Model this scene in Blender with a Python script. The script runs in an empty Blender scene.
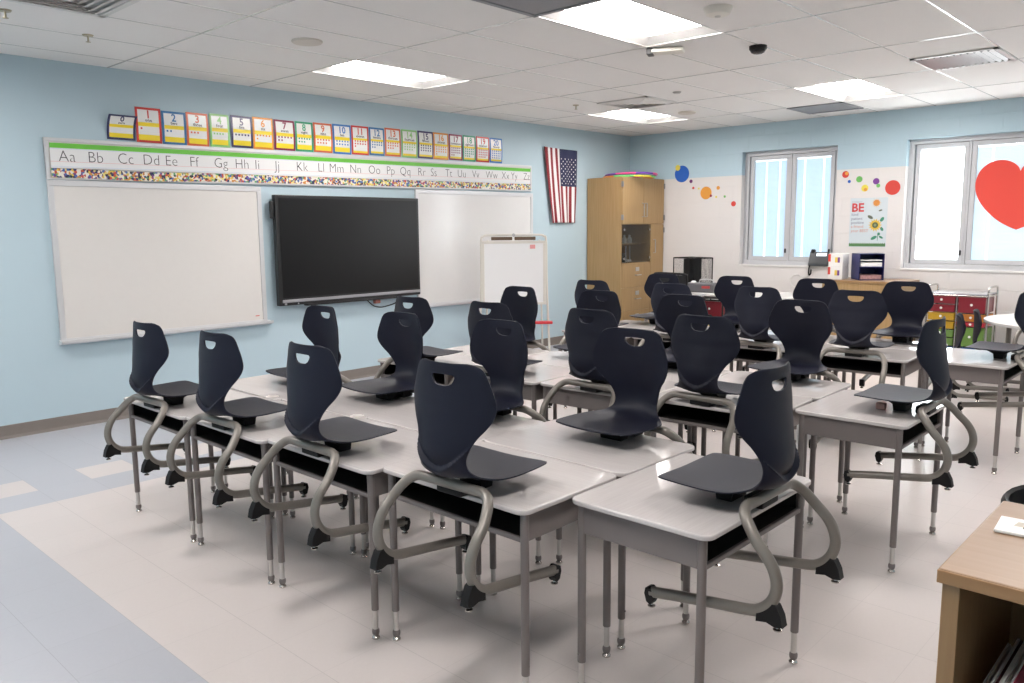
import bpy, bmesh, math, random
from mathutils import Vector, Matrix
random.seed(7)
SC = bpy.context.scene
COL = SC.collection
PI = math.pi
sin, cos, R = math.sin, math.cos, math.radians

# ------------------------------------------------------------------ materials
MATS = {}
def mat(name, col, rough=0.5, metal=0.0, spec=0.5, noise=0.0, nscale=20.0, bump=0.0, bscale=200.0, coat=0.0):
    if name in MATS:
        return MATS[name]
    m = bpy.data.materials.new(name); m.use_nodes = True
    nt = m.node_tree; b = nt.nodes['Principled BSDF']
    b.inputs['Base Color'].default_value = (*col, 1)
    b.inputs['Roughness'].default_value = rough
    b.inputs['Metallic'].default_value = metal
    b.inputs['Specular IOR Level'].default_value = spec
    b.inputs['Coat Weight'].default_value = coat
    tc = nt.nodes.new('ShaderNodeTexCoord')
    if noise > 0:
        n = nt.nodes.new('ShaderNodeTexNoise'); n.inputs['Scale'].default_value = nscale; n.inputs['Detail'].default_value = 3
        r = nt.nodes.new('ShaderNodeMapRange'); r.inputs['To Min'].default_value = 1 - noise; r.inputs['To Max'].default_value = 1 + noise
        mx = nt.nodes.new('ShaderNodeVectorMath'); mx.operation = 'SCALE'; mx.inputs[0].default_value = col
        nt.links.new(tc.outputs['Object'], n.inputs['Vector']); nt.links.new(n.outputs['Fac'], r.inputs['Value'])
        nt.links.new(r.outputs['Result'], mx.inputs['Scale']); nt.links.new(mx.outputs['Vector'], b.inputs['Base Color'])
    if bump > 0:
        n2 = nt.nodes.new('ShaderNodeTexNoise'); n2.inputs['Scale'].default_value = bscale
        bp = nt.nodes.new('ShaderNodeBump'); bp.inputs['Strength'].default_value = bump; bp.inputs['Distance'].default_value = 0.001
        nt.links.new(tc.outputs['Object'], n2.inputs['Vector']); nt.links.new(n2.outputs['Fac'], bp.inputs['Height'])
        nt.links.new(bp.outputs['Normal'], b.inputs['Normal'])
    MATS[name] = m
    return m

def emit(name, col, strength):
    if name in MATS: return MATS[name]
    m = bpy.data.materials.new(name); m.use_nodes = True
    nt = m.node_tree; b = nt.nodes['Principled BSDF']
    b.inputs['Base Color'].default_value = (*[min(1, c) * .8 for c in col], 1)
    b.inputs['Emission Color'].default_value = (*col, 1)
    b.inputs['Emission Strength'].default_value = strength
    b.inputs['Roughness'].default_value = .6
    MATS[name] = m
    return m

def wood(name, c1, c2, axis='Z', rough=.35, scale=1.0):
    if name in MATS: return MATS[name]
    m = bpy.data.materials.new(name); m.use_nodes = True
    nt = m.node_tree; b = nt.nodes['Principled BSDF']; b.inputs['Roughness'].default_value = rough
    tc = nt.nodes.new('ShaderNodeTexCoord'); mp = nt.nodes.new('ShaderNodeMapping')
    s = {'X': (1.2, 26, 26), 'Y': (26, 1.2, 26), 'Z': (26, 26, 1.2)}[axis]
    mp.inputs['Scale'].default_value = [v * scale for v in s]
    n = nt.nodes.new('ShaderNodeTexNoise'); n.inputs['Scale'].default_value = 2.2; n.inputs['Detail'].default_value = 6; n.inputs['Distortion'].default_value = .4
    cr = nt.nodes.new('ShaderNodeValToRGB')
    cr.color_ramp.elements[0].position = .3; cr.color_ramp.elements[0].color = (*c1, 1)
    cr.color_ramp.elements[1].position = .7; cr.color_ramp.elements[1].color = (*c2, 1)
    nt.links.new(tc.outputs['Object'], mp.inputs['Vector']); nt.links.new(mp.outputs['Vector'], n.inputs['Vector'])
    nt.links.new(n.outputs['Fac'], cr.inputs['Fac']); nt.links.new(cr.outputs['Color'], b.inputs['Base Color'])
    MATS[name] = m
    return m

def glass(name, tint=(1, 1, 1), refl=.12):
    if name in MATS: return MATS[name]
    m = bpy.data.materials.new(name); m.use_nodes = True
    nt = m.node_tree; nt.nodes.clear()
    o = nt.nodes.new('ShaderNodeOutputMaterial'); t = nt.nodes.new('ShaderNodeBsdfTransparent'); g = nt.nodes.new('ShaderNodeBsdfGlossy')
    t.inputs['Color'].default_value = (*tint, 1); g.inputs['Roughness'].default_value = .02
    lw = nt.nodes.new('ShaderNodeLayerWeight'); lw.inputs['Blend'].default_value = .5
    pw = nt.nodes.new('ShaderNodeMath'); pw.operation = 'POWER'; pw.inputs[1].default_value = 4; nt.links.new(lw.outputs['Facing'], pw.inputs[0])
    fr = nt.nodes.new('ShaderNodeMath'); fr.operation = 'MULTIPLY_ADD'; fr.inputs[1].default_value = .5; fr.inputs[2].default_value = .03; nt.links.new(pw.outputs[0], fr.inputs[0])
    mx = nt.nodes.new('ShaderNodeMixShader')
    nt.links.new(fr.outputs[0], mx.inputs['Fac']); nt.links.new(t.outputs['BSDF'], mx.inputs[1]); nt.links.new(g.outputs['BSDF'], mx.inputs[2])
    nt.links.new(mx.outputs['Shader'], o.inputs['Surface'])
    MATS[name] = m
    return m

# ------------------------------------------------------------------ mesh helpers
class MB:
    def __init__(s): s.v = []; s.f = []; s.mi = []; s.flat = set()
    def add(s, v, f, mi=0):
        o = len(s.v); s.v += [tuple(p) for p in v]; s.f += [tuple(i + o for i in q) for q in f]; s.mi += [mi] * len(f); return s
    def box(s, x0, x1, y0, y1, z0, z1, mi=0):
        v = [(x0, y0, z0), (x1, y0, z0), (x1, y1, z0), (x0, y1, z0), (x0, y0, z1), (x1, y0, z1), (x1, y1, z1), (x0, y1, z1)]
        f = [(0, 3, 2, 1), (4, 5, 6, 7), (0, 1, 5, 4), (1, 2, 6, 5), (2, 3, 7, 6), (3, 0, 4, 7)]
        return s.add(v, f, mi)
    def bbox(s, x0, x1, y0, y1, z0, z1, b=.004, seg=2, mi=0):
        bm = bmesh.new(); bmesh.ops.create_cube(bm, size=1)
        for v in bm.verts: v.co = ((x0 + x1) / 2 + v.co.x * (x1 - x0), (y0 + y1) / 2 + v.co.y * (y1 - y0), (z0 + z1) / 2 + v.co.z * (z1 - z0))
        b = min(b, .45 * min(abs(x1 - x0), abs(y1 - y0), abs(z1 - z0)))
        bmesh.ops.bevel(bm, geom=bm.edges[:], offset=b, segments=seg, affect='EDGES', profile=.5)
        bm.verts.index_update(); bm.normal_update(); k = len(s.f)
        s.flat |= {k + i for i, q in enumerate(bm.faces) if max(abs(c) for c in q.normal) > .9999}
        s.add([v.co.copy() for v in bm.verts], [[v.index for v in f.verts] for f in bm.faces], mi); bm.free(); return s
    def prism(s, poly, axis, a, b, mi=0, bev=0):
        """poly: 2d points; axis: extrusion axis. Y: poly=(x,z); X: poly=(y,z); Z: poly=(x,y)"""
        def P(p, t): return {'X': (t, p[0], p[1]), 'Y': (p[0], t, p[1]), 'Z': (p[0], p[1], t)}[axis]
        n = len(poly)
        v = [P(p, a) for p in poly] + [P(p, b) for p in poly]
        f = [tuple(range(n))[::-1], tuple(range(n, 2 * n))] + [(i, (i + 1) % n, n + (i + 1) % n, n + i) for i in range(n)]
        bm = bmesh.new(); bv = [bm.verts.new(q) for q in v]
        for q in f: bm.faces.new([bv[i] for i in q])
        bmesh.ops.recalc_face_normals(bm, faces=bm.faces[:])
        if bev > 0:
            cap = [e for e in bm.edges if len(e.link_faces) == 2 and any(len(q.verts) == n for q in e.link_faces) and not all(len(q.verts) == n for q in e.link_faces)] if n != 4 else bm.edges[:]
            bmesh.ops.bevel(bm, geom=cap, offset=bev, segments=3, affect='EDGES', profile=.5)
        bm.verts.index_update(); bm.normal_update(); k = len(s.f)
        s.flat |= {k + i for i, g in enumerate(bm.faces) if max(abs(c) for c in g.normal) > .9999}
        s.add([q.co.copy() for q in bm.verts], [[q.index for q in g.verts] for g in bm.faces], mi); bm.free(); return s
    def tube(s, path, r, seg=12, closed=False, caps=True, mi=0):
        P = [Vector(p) for p in path]; n = len(P)
        T = []
        for i in range(n):
            if closed: t = P[(i + 1) % n] - P[i - 1]
            else: t = P[min(i + 1, n - 1)] - P[max(i - 1, 0)]
            T.append(t.normalized())
        up = Vector((0, 0, 1)) if abs(T[0].z) < .9 else Vector((1, 0, 0))
        N = (up - T[0] * up.dot(T[0])).normalized(); V = []
        rr = r if hasattr(r, '__len__') else [r] * n
        for i in range(n):
            N = (N - T[i] * N.dot(T[i])).normalized(); B = T[i].cross(N)
            for k in range(seg):
                a = 2 * PI * k / seg; V.append(P[i] + (N * cos(a) + B * sin(a)) * rr[i])
        F = []
        for i in range(n if closed else n - 1):
            j = (i + 1) % n
            for k in range(seg): F.append((i * seg + k, i * seg + (k + 1) % seg, j * seg + (k + 1) % seg, j * seg + k))
        if caps and not closed:
            F.append(tuple(range(seg))[::-1]); F.append(tuple((n - 1) * seg + k for k in range(seg)))
        return s.add(V, F, mi)
    def lathe(s, prof, c=(0, 0, 0), seg=20, mi=0, axis='Z'):
        V = []; F = []; n = len(prof)
        for r, z in prof:
            for k in range(seg):
                a = 2 * PI * k / seg; x, y = r * cos(a), r * sin(a)
                p = {'Z': (x, y, z), 'X': (z, x, y), 'Y': (x, z, -y)}[axis]
                V.append((c[0] + p[0], c[1] + p[1], c[2] + p[2]))
        for i in range(n - 1):
            for k in range(seg): F.append((i * seg + k, i * seg + (k + 1) % seg, (i + 1) * seg + (k + 1) % seg, (i + 1) * seg + k))
        F.append(tuple(range(seg))[::-1]); F.append(tuple((n - 1) * seg + k for k in range(seg)))
        return s.add(V, F, mi)
    def mesh(s, name, mats, smooth=True, ang=35):
        me = bpy.data.meshes.new(name); me.from_pydata(s.v, [], s.f)
        for m in (mats if isinstance(mats, (list, tuple)) else [mats]): me.materials.append(m)
        if len(me.materials) > 1: me.polygons.foreach_set('material_index', s.mi)
        me.update()
        if smooth and len(me.polygons):
            me.set_sharp_from_angle(angle=R(ang)); me.polygons.foreach_set('use_smooth', [i not in s.flat for i in range(len(me.polygons))])
        return me
    def build(s, name, mats, parent=None, loc=None, smooth=True, ang=35):
        o = bpy.data.objects.new(name, s.mesh(name, mats, smooth, ang)); COL.objects.link(o)
        if parent: o.parent = parent
        if loc: o.location = loc
        return o
    def moved(s, M, mi=None):
        t = MB(); t.v = [tuple(M @ Vector(p)) for p in s.v]; t.f = list(s.f); t.mi = list(s.mi); t.flat = set(s.flat); return t
    def join(s, o):
        k = len(s.v); s.flat |= {len(s.f) + i for i in o.flat}; s.v += o.v; s.f += [tuple(i + k for i in q) for q in o.f]; s.mi += o.mi; return s

def tag(o, label=None, cat=None, group=None, kind=None):
    if label: o['label'] = label
    if cat: o['category'] = cat
    if group: o['group'] = group
    if kind: o['kind'] = kind
    return o
def empty(name, loc=(0, 0, 0), rz=0, label=None, cat=None, group=None, kind=None):
    o = bpy.data.objects.new(name, None); COL.objects.link(o); o.empty_display_size = .05
    o.location = loc; o.rotation_euler = (0, 0, rz)
    return tag(o, label, cat, group, kind)
def struct(name, mb, m, parent=None, **k):
    o = mb.build(name, m, parent, **k)
    if not parent: o['kind'] = 'structure'
    return o
def copy_tree(o, parent=None):
    c = o.copy(); COL.objects.link(c); c.parent = parent
    for ch in list(o.children): copy_tree(ch, c)
    return c
def crom(pts, n=8):
    P = [Vector(p) for p in pts]; P = [2 * P[0] - P[1]] + P + [2 * P[-1] - P[-2]]; out = []
    for i in range(1, len(P) - 2):
        for k in range(n):
            t = k / n; a, b, c, d = P[i - 1:i + 3]
            out.append(.5 * ((2 * b) + (c - a) * t + (2 * a - 5 * b + 4 * c - d) * t * t + (3 * b - a - 3 * c + d) * t ** 3))
    out.append(P[-2]); return out
def rrect(x0, x1, y0, y1, r, n=6):
    out = []
    for cx, cy, a0 in ((x1 - r, y1 - r, 0), (x0 + r, y1 - r, 90), (x0 + r, y0 + r, 180), (x1 - r, y0 + r, 270)):
        for k in range(n + 1):
            a = R(a0 + 90 * k / n); out.append((cx + r * cos(a), cy + r * sin(a)))
    return out
def text(body, size, align='CENTER', thin=0.0, res=2):
    cu = bpy.data.curves.new('t', 'FONT'); cu.body = body; cu.size = size; cu.align_x = align; cu.resolution_u = res; cu.offset = thin
    o = bpy.data.objects.new('t', cu); COL.objects.link(o)
    dg = bpy.context.evaluated_depsgraph_get(); me = bpy.data.meshes.new_from_object(o.evaluated_get(dg))
    t = MB(); t.add([v.co.copy() for v in me.vertices], [list(p.vertices) for p in me.polygons])
    bpy.data.objects.remove(o); bpy.data.curves.remove(cu); bpy.data.meshes.remove(me)
    return t
def disc2(cx, cy, r, n=20): return [(cx + r * cos(2 * PI * k / n), cy + r * sin(2 * PI * k / n)) for k in range(n)]

# ------------------------------------------------------------------ palette
M_navy = mat('chair_navy_plastic', (.0068, .0080, .0190), .5, spec=.28, noise=.05, nscale=40, bump=.25, bscale=900)
M_frame = mat('chair_frame_paint', (.225, .205, .182), .34, .25, noise=.04)
M_black = mat('black_plastic', (.010, .0095, .010), .55, spec=.25)
M_chrome = mat('chrome', (.62, .60, .57), .22, 1.0)
M_leg = mat('desk_leg_paint', (.192, .167, .160), .4, .1, noise=.04)
M_bookbox = mat('desk_book_box_black', (.010, .0095, .009), .6)
M_insert = mat('zinc_insert', (.60, .58, .56), .3, .85)
M_top = wood('desk_laminate', (.545, .512, .50), (.59, .556, .545), 'Y', .085, 2.2)
M_maple = wood('maple_laminate', (.355, .225, .095), (.42, .275, .128), 'Z', .4)
M_maple_e = mat('maple_edge', (.33, .20, .09), .45, noise=.05)
M_birch = wood('birch_laminate', (.30, .19, .115), (.335, .22, .142), 'Y', .38)
M_birch_e = wood('birch_edge', (.30, .165, .075), (.345, .20, .095), 'Y', .42)
M_white = mat('white_board_enamel', (.70, .675, .645), .22, noise=.015)
M_board = mat('white_board_enamel_bright', (.70, .695, .685), .16, noise=.015)
M_alu = mat('brushed_aluminium', (.66, .66, .67), .35, .35)
M_winalu = mat('window_aluminium', (.57, .575, .595), .4, .1)
M_paper = mat('white_paper', (.80, .79, .77), .55)
M_steel = mat('brushed_steel', (.5, .5, .5), .35, .9)

# ------------------------------------------------------------------ room
H = 2.815; XW = -10.7; YW = -8.7
def wall_blue():
    return mat('wall_blue_paint', (.465, .59, .65), .55, noise=.015, nscale=4, bump=.05, bscale=300)
def wall_block():
    m = bpy.data.materials.new('painted_block_wall'); m.use_nodes = True
    nt = m.node_tree; b = nt.nodes['Principled BSDF']; b.inputs['Roughness'].default_value = .45
    tc = nt.nodes.new('ShaderNodeTexCoord'); sp = nt.nodes.new('ShaderNodeSeparateXYZ'); cb = nt.nodes.new('ShaderNodeCombineXYZ')
    nt.links.new(tc.outputs['Object'], sp.inputs['Vector']); nt.links.new(sp.outputs['Y'], cb.inputs['X']); nt.links.new(sp.outputs['Z'], cb.inputs['Y'])
    br = nt.nodes.new('ShaderNodeTexBrick'); br.inputs['Scale'].default_value = 1; br.inputs['Brick Width'].default_value = .4064
    br.inputs['Row Height'].default_value = .2055; br.inputs['Mortar Size'].default_value = .005; br.inputs['Mortar Smooth'].default_value = .6
    nt.links.new(cb.outputs['Vector'], br.inputs['Vector'])
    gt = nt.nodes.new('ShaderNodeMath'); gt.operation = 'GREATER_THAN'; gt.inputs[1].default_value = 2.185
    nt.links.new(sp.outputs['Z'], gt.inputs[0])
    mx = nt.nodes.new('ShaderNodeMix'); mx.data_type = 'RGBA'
    mx.inputs['A'].default_value = (.74, .715, .70, 1); mx.inputs['B'].default_value = (.49, .65, .73, 1)  # B: the left wall's blue, painted lighter to make up for weak light
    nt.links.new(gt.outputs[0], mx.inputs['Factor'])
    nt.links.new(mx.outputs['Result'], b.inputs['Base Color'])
    inv = nt.nodes.new('ShaderNodeMath'); inv.operation = 'SUBTRACT'; inv.inputs[0].default_value = 1
    nt.links.new(br.outputs['Fac'], inv.inputs[1])
    bp = nt.nodes.new('ShaderNodeBump'); bp.inputs['Strength'].default_value = .55; bp.inputs['Distance'].default_value = .004
    nt.links.new(inv.outputs[0], bp.inputs['Height']); nt.links.new(bp.outputs['Normal'], b.inputs['Normal'])
    return m
def floor_mat():
    m = bpy.data.materials.new('vinyl_floor_tile'); m.use_nodes = True
    nt = m.node_tree; L = nt.links; b = nt.nodes['Principled BSDF']
    b.inputs['Roughness'].default_value = .34; b.inputs['Specular IOR Level'].default_value = .45
    tc = nt.nodes.new('ShaderNodeTexCoord'); sp = nt.nodes.new('ShaderNodeSeparateXYZ'); L.new(tc.outputs['Object'], sp.inputs['Vector'])
    def M(op, a, bb=None):
        n = nt.nodes.new('ShaderNodeMath'); n.operation = op
        for i, x in enumerate((a, bb)):
            if x is None: continue
            if isinstance(x, (int, float)): n.inputs[i].default_value = x
            else: L.new(x, n.inputs[i])
        return n.outputs[0]
    x, y = sp.outputs['X'], sp.outputs['Y']
    # tile units: u from the blue strip edge, v from the blue border edge
    u = M('DIVIDE', M('SUBTRACT', x, -8.633), .3)
    v = M('DIVIDE', M('SUBTRACT', y, -1.84), .298)
    border = M('GREATER_THAN', v, 0.0); strip = M('LESS_THAN', u, 0.0)
    blue = M('MAXIMUM', border, strip)
    inrow = M('MULTIPLY', M('GREATER_THAN', v, 1.0), M('LESS_THAN', v, 2.0))
    alt = M('LESS_THAN', M('FLOORED_MODULO', u, 2.0), 1.0)
    sq = M('MULTIPLY', M('MULTIPLY', inrow, alt), M('GREATER_THAN', u, -1.5))
    sel = M('MULTIPLY', blue, M('SUBTRACT', 1.0, sq))
    mx = nt.nodes.new('ShaderNodeMix'); mx.data_type = 'RGBA'
    mx.inputs['A'].default_value = (.63, .575, .553, 1); mx.inputs['B'].default_value = (.455, .465, .505, 1); L.new(sel, mx.inputs['Factor'])
    # seams
    def seam(t, w):
        fr = M('FRACT', t); return M('MAXIMUM', M('LESS_THAN', fr, w), M('GREATER_THAN', fr, 1 - w))
    sm = M('MAXIMUM', M('MULTIPLY', seam(u, .004), 1.0), M('MULTIPLY', seam(v, .004), .45))
    n = nt.nodes.new('ShaderNodeTexNoise'); n.inputs['Scale'].default_value = 1.3; n.inputs['Detail'].default_value = 5; L.new(tc.outputs['Object'], n.inputs['Vector'])
    n2 = nt.nodes.new('ShaderNodeTexNoise'); n2.inputs['Scale'].default_value = 70; L.new(tc.outputs['Object'], n2.inputs['Vector'])
    # slight colour shift per tile
    wn = nt.nodes.new('ShaderNodeTexWhiteNoise'); wn.noise_dimensions = '2D'; cv = nt.nodes.new('ShaderNodeCombineXYZ')
    L.new(M('FLOOR', u), cv.inputs['X']); L.new(M('FLOOR', v), cv.inputs['Y']); L.new(cv.outputs['Vector'], wn.inputs['Vector'])
    g = M('ADD', M('MULTIPLY', M('SUBTRACT', n.outputs['Fac'], .5), .05), M('MULTIPLY', M('SUBTRACT', n2.outputs['Fac'], .5), .05))
    g = M('ADD', g, M('MULTIPLY', M('SUBTRACT', wn.outputs['Value'], .5), .025))
    g = M('MULTIPLY', M('ADD', g, 1.0), M('SUBTRACT', 1.0, M('MULTIPLY', sm, .22)))
    sc = nt.nodes.new('ShaderNodeVectorMath'); sc.operation = 'SCALE'; L.new(mx.outputs['Result'], sc.inputs[0]); L.new(g, sc.inputs['Scale'])
    L.new(sc.outputs['Vector'], b.inputs['Base Color'])
    return m
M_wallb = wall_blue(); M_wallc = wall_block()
struct('floor', MB().box(XW, 0, YW, 0, -.06, 0), floor_mat())
struct('wall_left', MB().box(XW - .15, .2, 0, .15, 0, H + .2), M_wallb)
struct('wall_rear', MB().box(XW - .15, .2, YW - .15, YW, 0, H + .2), M_wallb)
struct('wall_near', MB().box(XW - .15, XW, YW, 0, 0, H + .2), M_wallb)
# window wall with two openings
W1 = (-2.97, -1.744, 1.035, 2.476); W2 = (-6.0, -3.745, 1.035, 2.476)
wr = MB()
ys = [YW, W2[0], W2[1], W1[0], W1[1], 0]
for i in range(5):
    if i in (1, 3):
        wr.box(0, .2, ys[i], ys[i + 1], 0, W1[2]).box(0, .2, ys[i], ys[i + 1], W1[3], H + .2)
    else: wr.box(0, .2, ys[i], ys[i + 1], 0, H + .2)
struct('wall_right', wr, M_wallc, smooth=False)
M_base = mat('vinyl_base_taupe', (.20, .172, .152), .5, noise=.03)
def baseprof(): return [(0, 0), (-.014, 0), (-.012, .012), (-.006, .02), (-.005, .098), (-.003, .102), (0, .102)]
struct('baseboard_left', MB().prism([(p[0], p[1]) for p in baseprof()], 'X', XW, 0), M_base)
struct('baseboard_right', MB().prism(baseprof(), 'Y', YW, 0), M_base)

# ceiling: one face per tile so that fixtures can sit in real openings
GX = lambda n: -7.15 + 1.2192 * n
GY = lambda k: -.36 - .6096 * k      # k = 0 is the first tee from the board wall
LIGHTS = [(1, 1), (1, 5), (4, 1), (4, 5), (-2, 1), (-2, 5), (-2, 9), (1, 9), (4, 9)]
ce = MB()
xs = [XW] + [GX(n) for n in range(-2, 6)] + [0]
yk = [0] + [GY(k) for k in range(0, 14)]; yk = [y for y in yk if y > YW] + [YW]
for i in range(len(xs) - 1):
    for j in range(len(yk) - 1):
        n = i - 3; k = j - 1
        if (n, k) in LIGHTS: continue
        ce.box(xs[i], xs[i + 1], yk[j + 1], yk[j], H, H + .02)
def ceil_mat():
    m = mat('acoustic_ceiling_tile', (.84, .82, .795), .8, noise=.03, nscale=260, bump=.3, bscale=500)
    return m
struct('ceiling', ce, ceil_mat(), smooth=False)
struct('trim_1', MB().box(XW, .2, YW, .15, H + .2, H + .24), mat('plenum_deck', (.3, .3, .3), .8))
tee = MB()
for x in xs[1:-1]: tee.box(x - .007, x + .007, YW, 0, H - .003, H + .001)
for y in yk[1:-1]: tee.box(XW, 0, y - .006, y + .006, H - .002, H + .001)
struct('trim_2', tee, mat('ceiling_tee_paint', (.74, .73, .71), .25, .1), smooth=False)

# ------------------------------------------------------------------ camera
cam = bpy.data.cameras.new('camera'); co = bpy.data.objects.new('camera', cam); COL.objects.link(co)
F_PX = 804.8194; cam.sensor_width = 36; cam.sensor_fit = 'HORIZONTAL'; cam.lens = F_PX / 1024 * 36; cam.clip_start = .05
yaw, pit, rol = R(43.1027), R(-8.0021), R(-.52935)
f = Vector((cos(pit) * cos(yaw), cos(pit) * sin(yaw), sin(pit))); r0 = Vector((sin(yaw), -cos(yaw), 0)); u0 = r0.cross(f)
r1 = cos(rol) * r0 + sin(rol) * u0; u1 = -sin(rol) * r0 + cos(rol) * u0
co.matrix_world = Matrix(((r1.x, u1.x, -f.x, -9.7904), (r1.y, u1.y, -f.y, -6.8072), (r1.z, u1.z, -f.z, 1.5310), (0, 0, 0, 1)))
SC.camera = co

# ------------------------------------------------------------------ ceiling fixtures
M_lens = emit('troffer_lens', (1.0, .945, .915), 32.0)
M_trof = mat('troffer_white', (.82, .81, .79), .5)
LN = {(1, 1): 'white ceiling light near the display, left of the four lit in view', (1, 5): 'largest white ceiling light at the top of the photo',
      (4, 1): 'farthest small ceiling light near the storage cabinet corner', (4, 5): 'ceiling light nearest the windows, right of the dome camera',
      (-2, 1): 'ceiling light past the left edge near the whiteboard wall', (-2, 5): 'ceiling light overhead to the left of the camera',
      (-2, 9): 'ceiling light behind the camera, rear left', (1, 9): 'ceiling light behind the camera on the right', (4, 9): 'ceiling light off the right edge near the windows'}
for n, k in LIGHTS:
    x0, x1, y1, y0 = GX(n), GX(n + 1), GY(k), GY(k + 1)
    t = empty('ceiling_light', ((x0 + x1) / 2, (y0 + y1) / 2, H), 0, LN[(n, k)], 'ceiling light', 'recessed ceiling lights')
    a, b = (x1 - x0) / 2, (y1 - y0) / 2
    h = MB(); d = .045; ia, ib = a - .12, b - .10
    V = [(-a, -b, 0), (a, -b, 0), (a, b, 0), (-a, b, 0), (-ia, -ib, d), (ia, -ib, d), (ia, ib, d), (-ia, ib, d)]
    h.add(V, [(0, 4, 5, 1), (1, 5, 6, 2), (2, 6, 7, 3), (3, 7, 4, 0)])
    h.build('housing', M_trof, t, smooth=False)
    MB().box(-ia, ia, -ib, ib, d - .004, d + .01).build('lens', M_lens, t, smooth=False)

def diffuser(cx, cy, w, label, kind):
    t = empty('ceiling_vent', (cx, cy, H), 0, label, 'vent'); s = w / 2
    fr = MB()
    fr.box(-s, s, -s, -s + .035, -.012, -.002).box(-s, s, s - .035, s, -.012, -.002).box(-s, -s + .035, -s, s, -.012, -.002).box(s - .035, s, -s, s, -.012, -.002)
    if kind == 'cone':
        fr.build('frame', mat('vent_white', (.68, .67, .65), .4), t, smooth=False)
        lv = MB()
        for i in range(5):
            o = s - .045 - i * .05; q = o - .045
            V = [(-o, -o, -.004), (o, -o, -.004), (o, o, -.004), (-o, o, -.004), (-q, -q, -.022), (q, -q, -.022), (q, q, -.022), (-q, q, -.022)]
            lv.add(V, [(0, 4, 5, 1), (1, 5, 6, 2), (2, 6, 7, 3), (3, 7, 4, 0)])
        lv.box(-.03, .03, -.03, .03, -.022, -.018)
        lv.build('louver', mat('vent_louver_grey', (.78, .76, .74), .4), t, smooth=False)
    elif kind == 'bars':
        fr.build('frame', mat('vent_white', (.68, .67, .65), .4), t, smooth=False)
        lv = MB(); n = 12
        for i in range(n):
            y = -s + .05 + (w - .1) * i / (n - 1)
            lv.add([(-s + .035, y, -.003), (s - .035, y, -.003), (s - .035, y + .022, -.020), (-s + .035, y + .022, -.020)], [(0, 1, 2, 3), (3, 2, 1, 0)])
        lv.build('louver', mat('vent_louver_pale', (.62, .57, .56), .3, .2), t, smooth=False)
        MB().box(-s + .03, s - .03, -s + .03, s - .03, -.002, -.001).build('duct_opening', M_black, t, smooth=False)
    else:
        fr.build('frame', mat('vent_grey', (.25, .25, .26), .5), t, smooth=False)
        m = bpy.data.materials.new('perforated_return'); m.use_nodes = True; nt = m.node_tree; b = nt.nodes['Principled BSDF']
        tc = nt.nodes.new('ShaderNodeTexCoord'); vo = nt.nodes.new('ShaderNodeTexVoronoi'); vo.inputs['Scale'].default_value = 90; vo.inputs['Randomness'].default_value = 0
        cr = nt.nodes.new('ShaderNodeValToRGB'); cr.color_ramp.elements[0].position = .3; cr.color_ramp.elements[0].color = (.02, .02, .02, 1)
        cr.color_ramp.elements[1].position = .36; cr.color_ramp.elements[1].color = (.24, .24, .25, 1)
        nt.links.new(tc.outputs['Object'], vo.inputs['Vector']); nt.links.new(vo.outputs['Distance'], cr.inputs['Fac']); nt.links.new(cr.outputs['Color'], b.inputs['Base Color'])
        MB().box(-s + .03, s - .03, -s + .03, s - .03, -.006, -.002).build('perforated_panel', m, t, smooth=False)
HB = .6096
diffuser(GX(-1) + HB / 2, GY(2) - HB / 2, HB, 'square white ceiling air vent in the top left corner', 'cone')
diffuser(GX(1) - HB / 2, GY(5) - HB / 2, HB, 'dark grey perforated ceiling return beside the largest ceiling light', 'perf')
diffuser(GX(4) - HB / 2, GY(2) - HB / 2, HB, 'grey stepped ceiling air vent above the farthest ceiling light', 'cone')
diffuser(GX(4) - HB / 2, GY(7) - HB / 2, HB, 'louvred ceiling air vent at the upper right above the heart window', 'bars')
diffuser(GX(5) + HB / 2, GY(4) - HB / 2, HB, 'flat grey ceiling return close to the window wall', 'perf')
M_fix = mat('fixture_white', (.72, .69, .62), .4)
t = tag(MB().lathe([(.001, 0), (.105, 0), (.105, -.008), (.098, -.014), (.001, -.016)][::-1], (-6.539, -1.867, H), 32).build('ceiling_speaker', mat('speaker_grille', (.66, .61, .54), .6, bump=.6, bscale=700)), 'round tan ceiling speaker left of the display-side ceiling light', 'speaker')
tag(MB().lathe([(.001, -.02), (.09, -.02), (.1, -.012), (.1, 0), (.001, 0)], (-1.585, -1.869, H), 28).build('ceiling_speaker', MATS['speaker_grille']), 'faint round ceiling speaker beside the farthest ceiling light', 'speaker')
t = empty('smoke_detector', (-5.30, -4.30, H), 0, 'white round smoke detector at the top edge of the ceiling', 'smoke detector')
MB().lathe([(.001, -.05), (.045, -.05), (.07, -.042), (.082, -.018), (.085, -.006), (.085, 0), (.001, 0)], (0, 0, 0), 32).build('body', M_fix, t)
MB().lathe([(.001, -.058), (.016, -.056), (.02, -.049), (.001, -.049)], (0, 0, 0), 16).build('sensor_cap', mat('sensor_grey', (.55, .53, .5), .4), t)
t = empty('ceiling_sensor', (-4.585, -3.49, H), R(-65), 'small white wall-wash ceiling sensor below the largest ceiling light', 'sensor')
MB().bbox(-.10, .13, -.06, .06, -.038, -.008, .012).build('body', M_fix, t); MB().bbox(-.135, -.09, -.05, .05, -.045, 0, .006).build('bracket', mat('dark_bracket', (.06, .06, .06), .5), t); MB().box(-.05, .05, -.03, .03, -.009, 0).build('mount_plate', M_fix, t)
t = empty('dome_camera', (-4.162, -3.993, H), 0, 'small black dome camera on the ceiling', 'camera')
MB().lathe([(.001, -.03), (.055, -.03), (.062, -.022), (.062, 0), (.001, 0)], (0, 0, 0), 28).build('mount', M_black, t)
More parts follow.
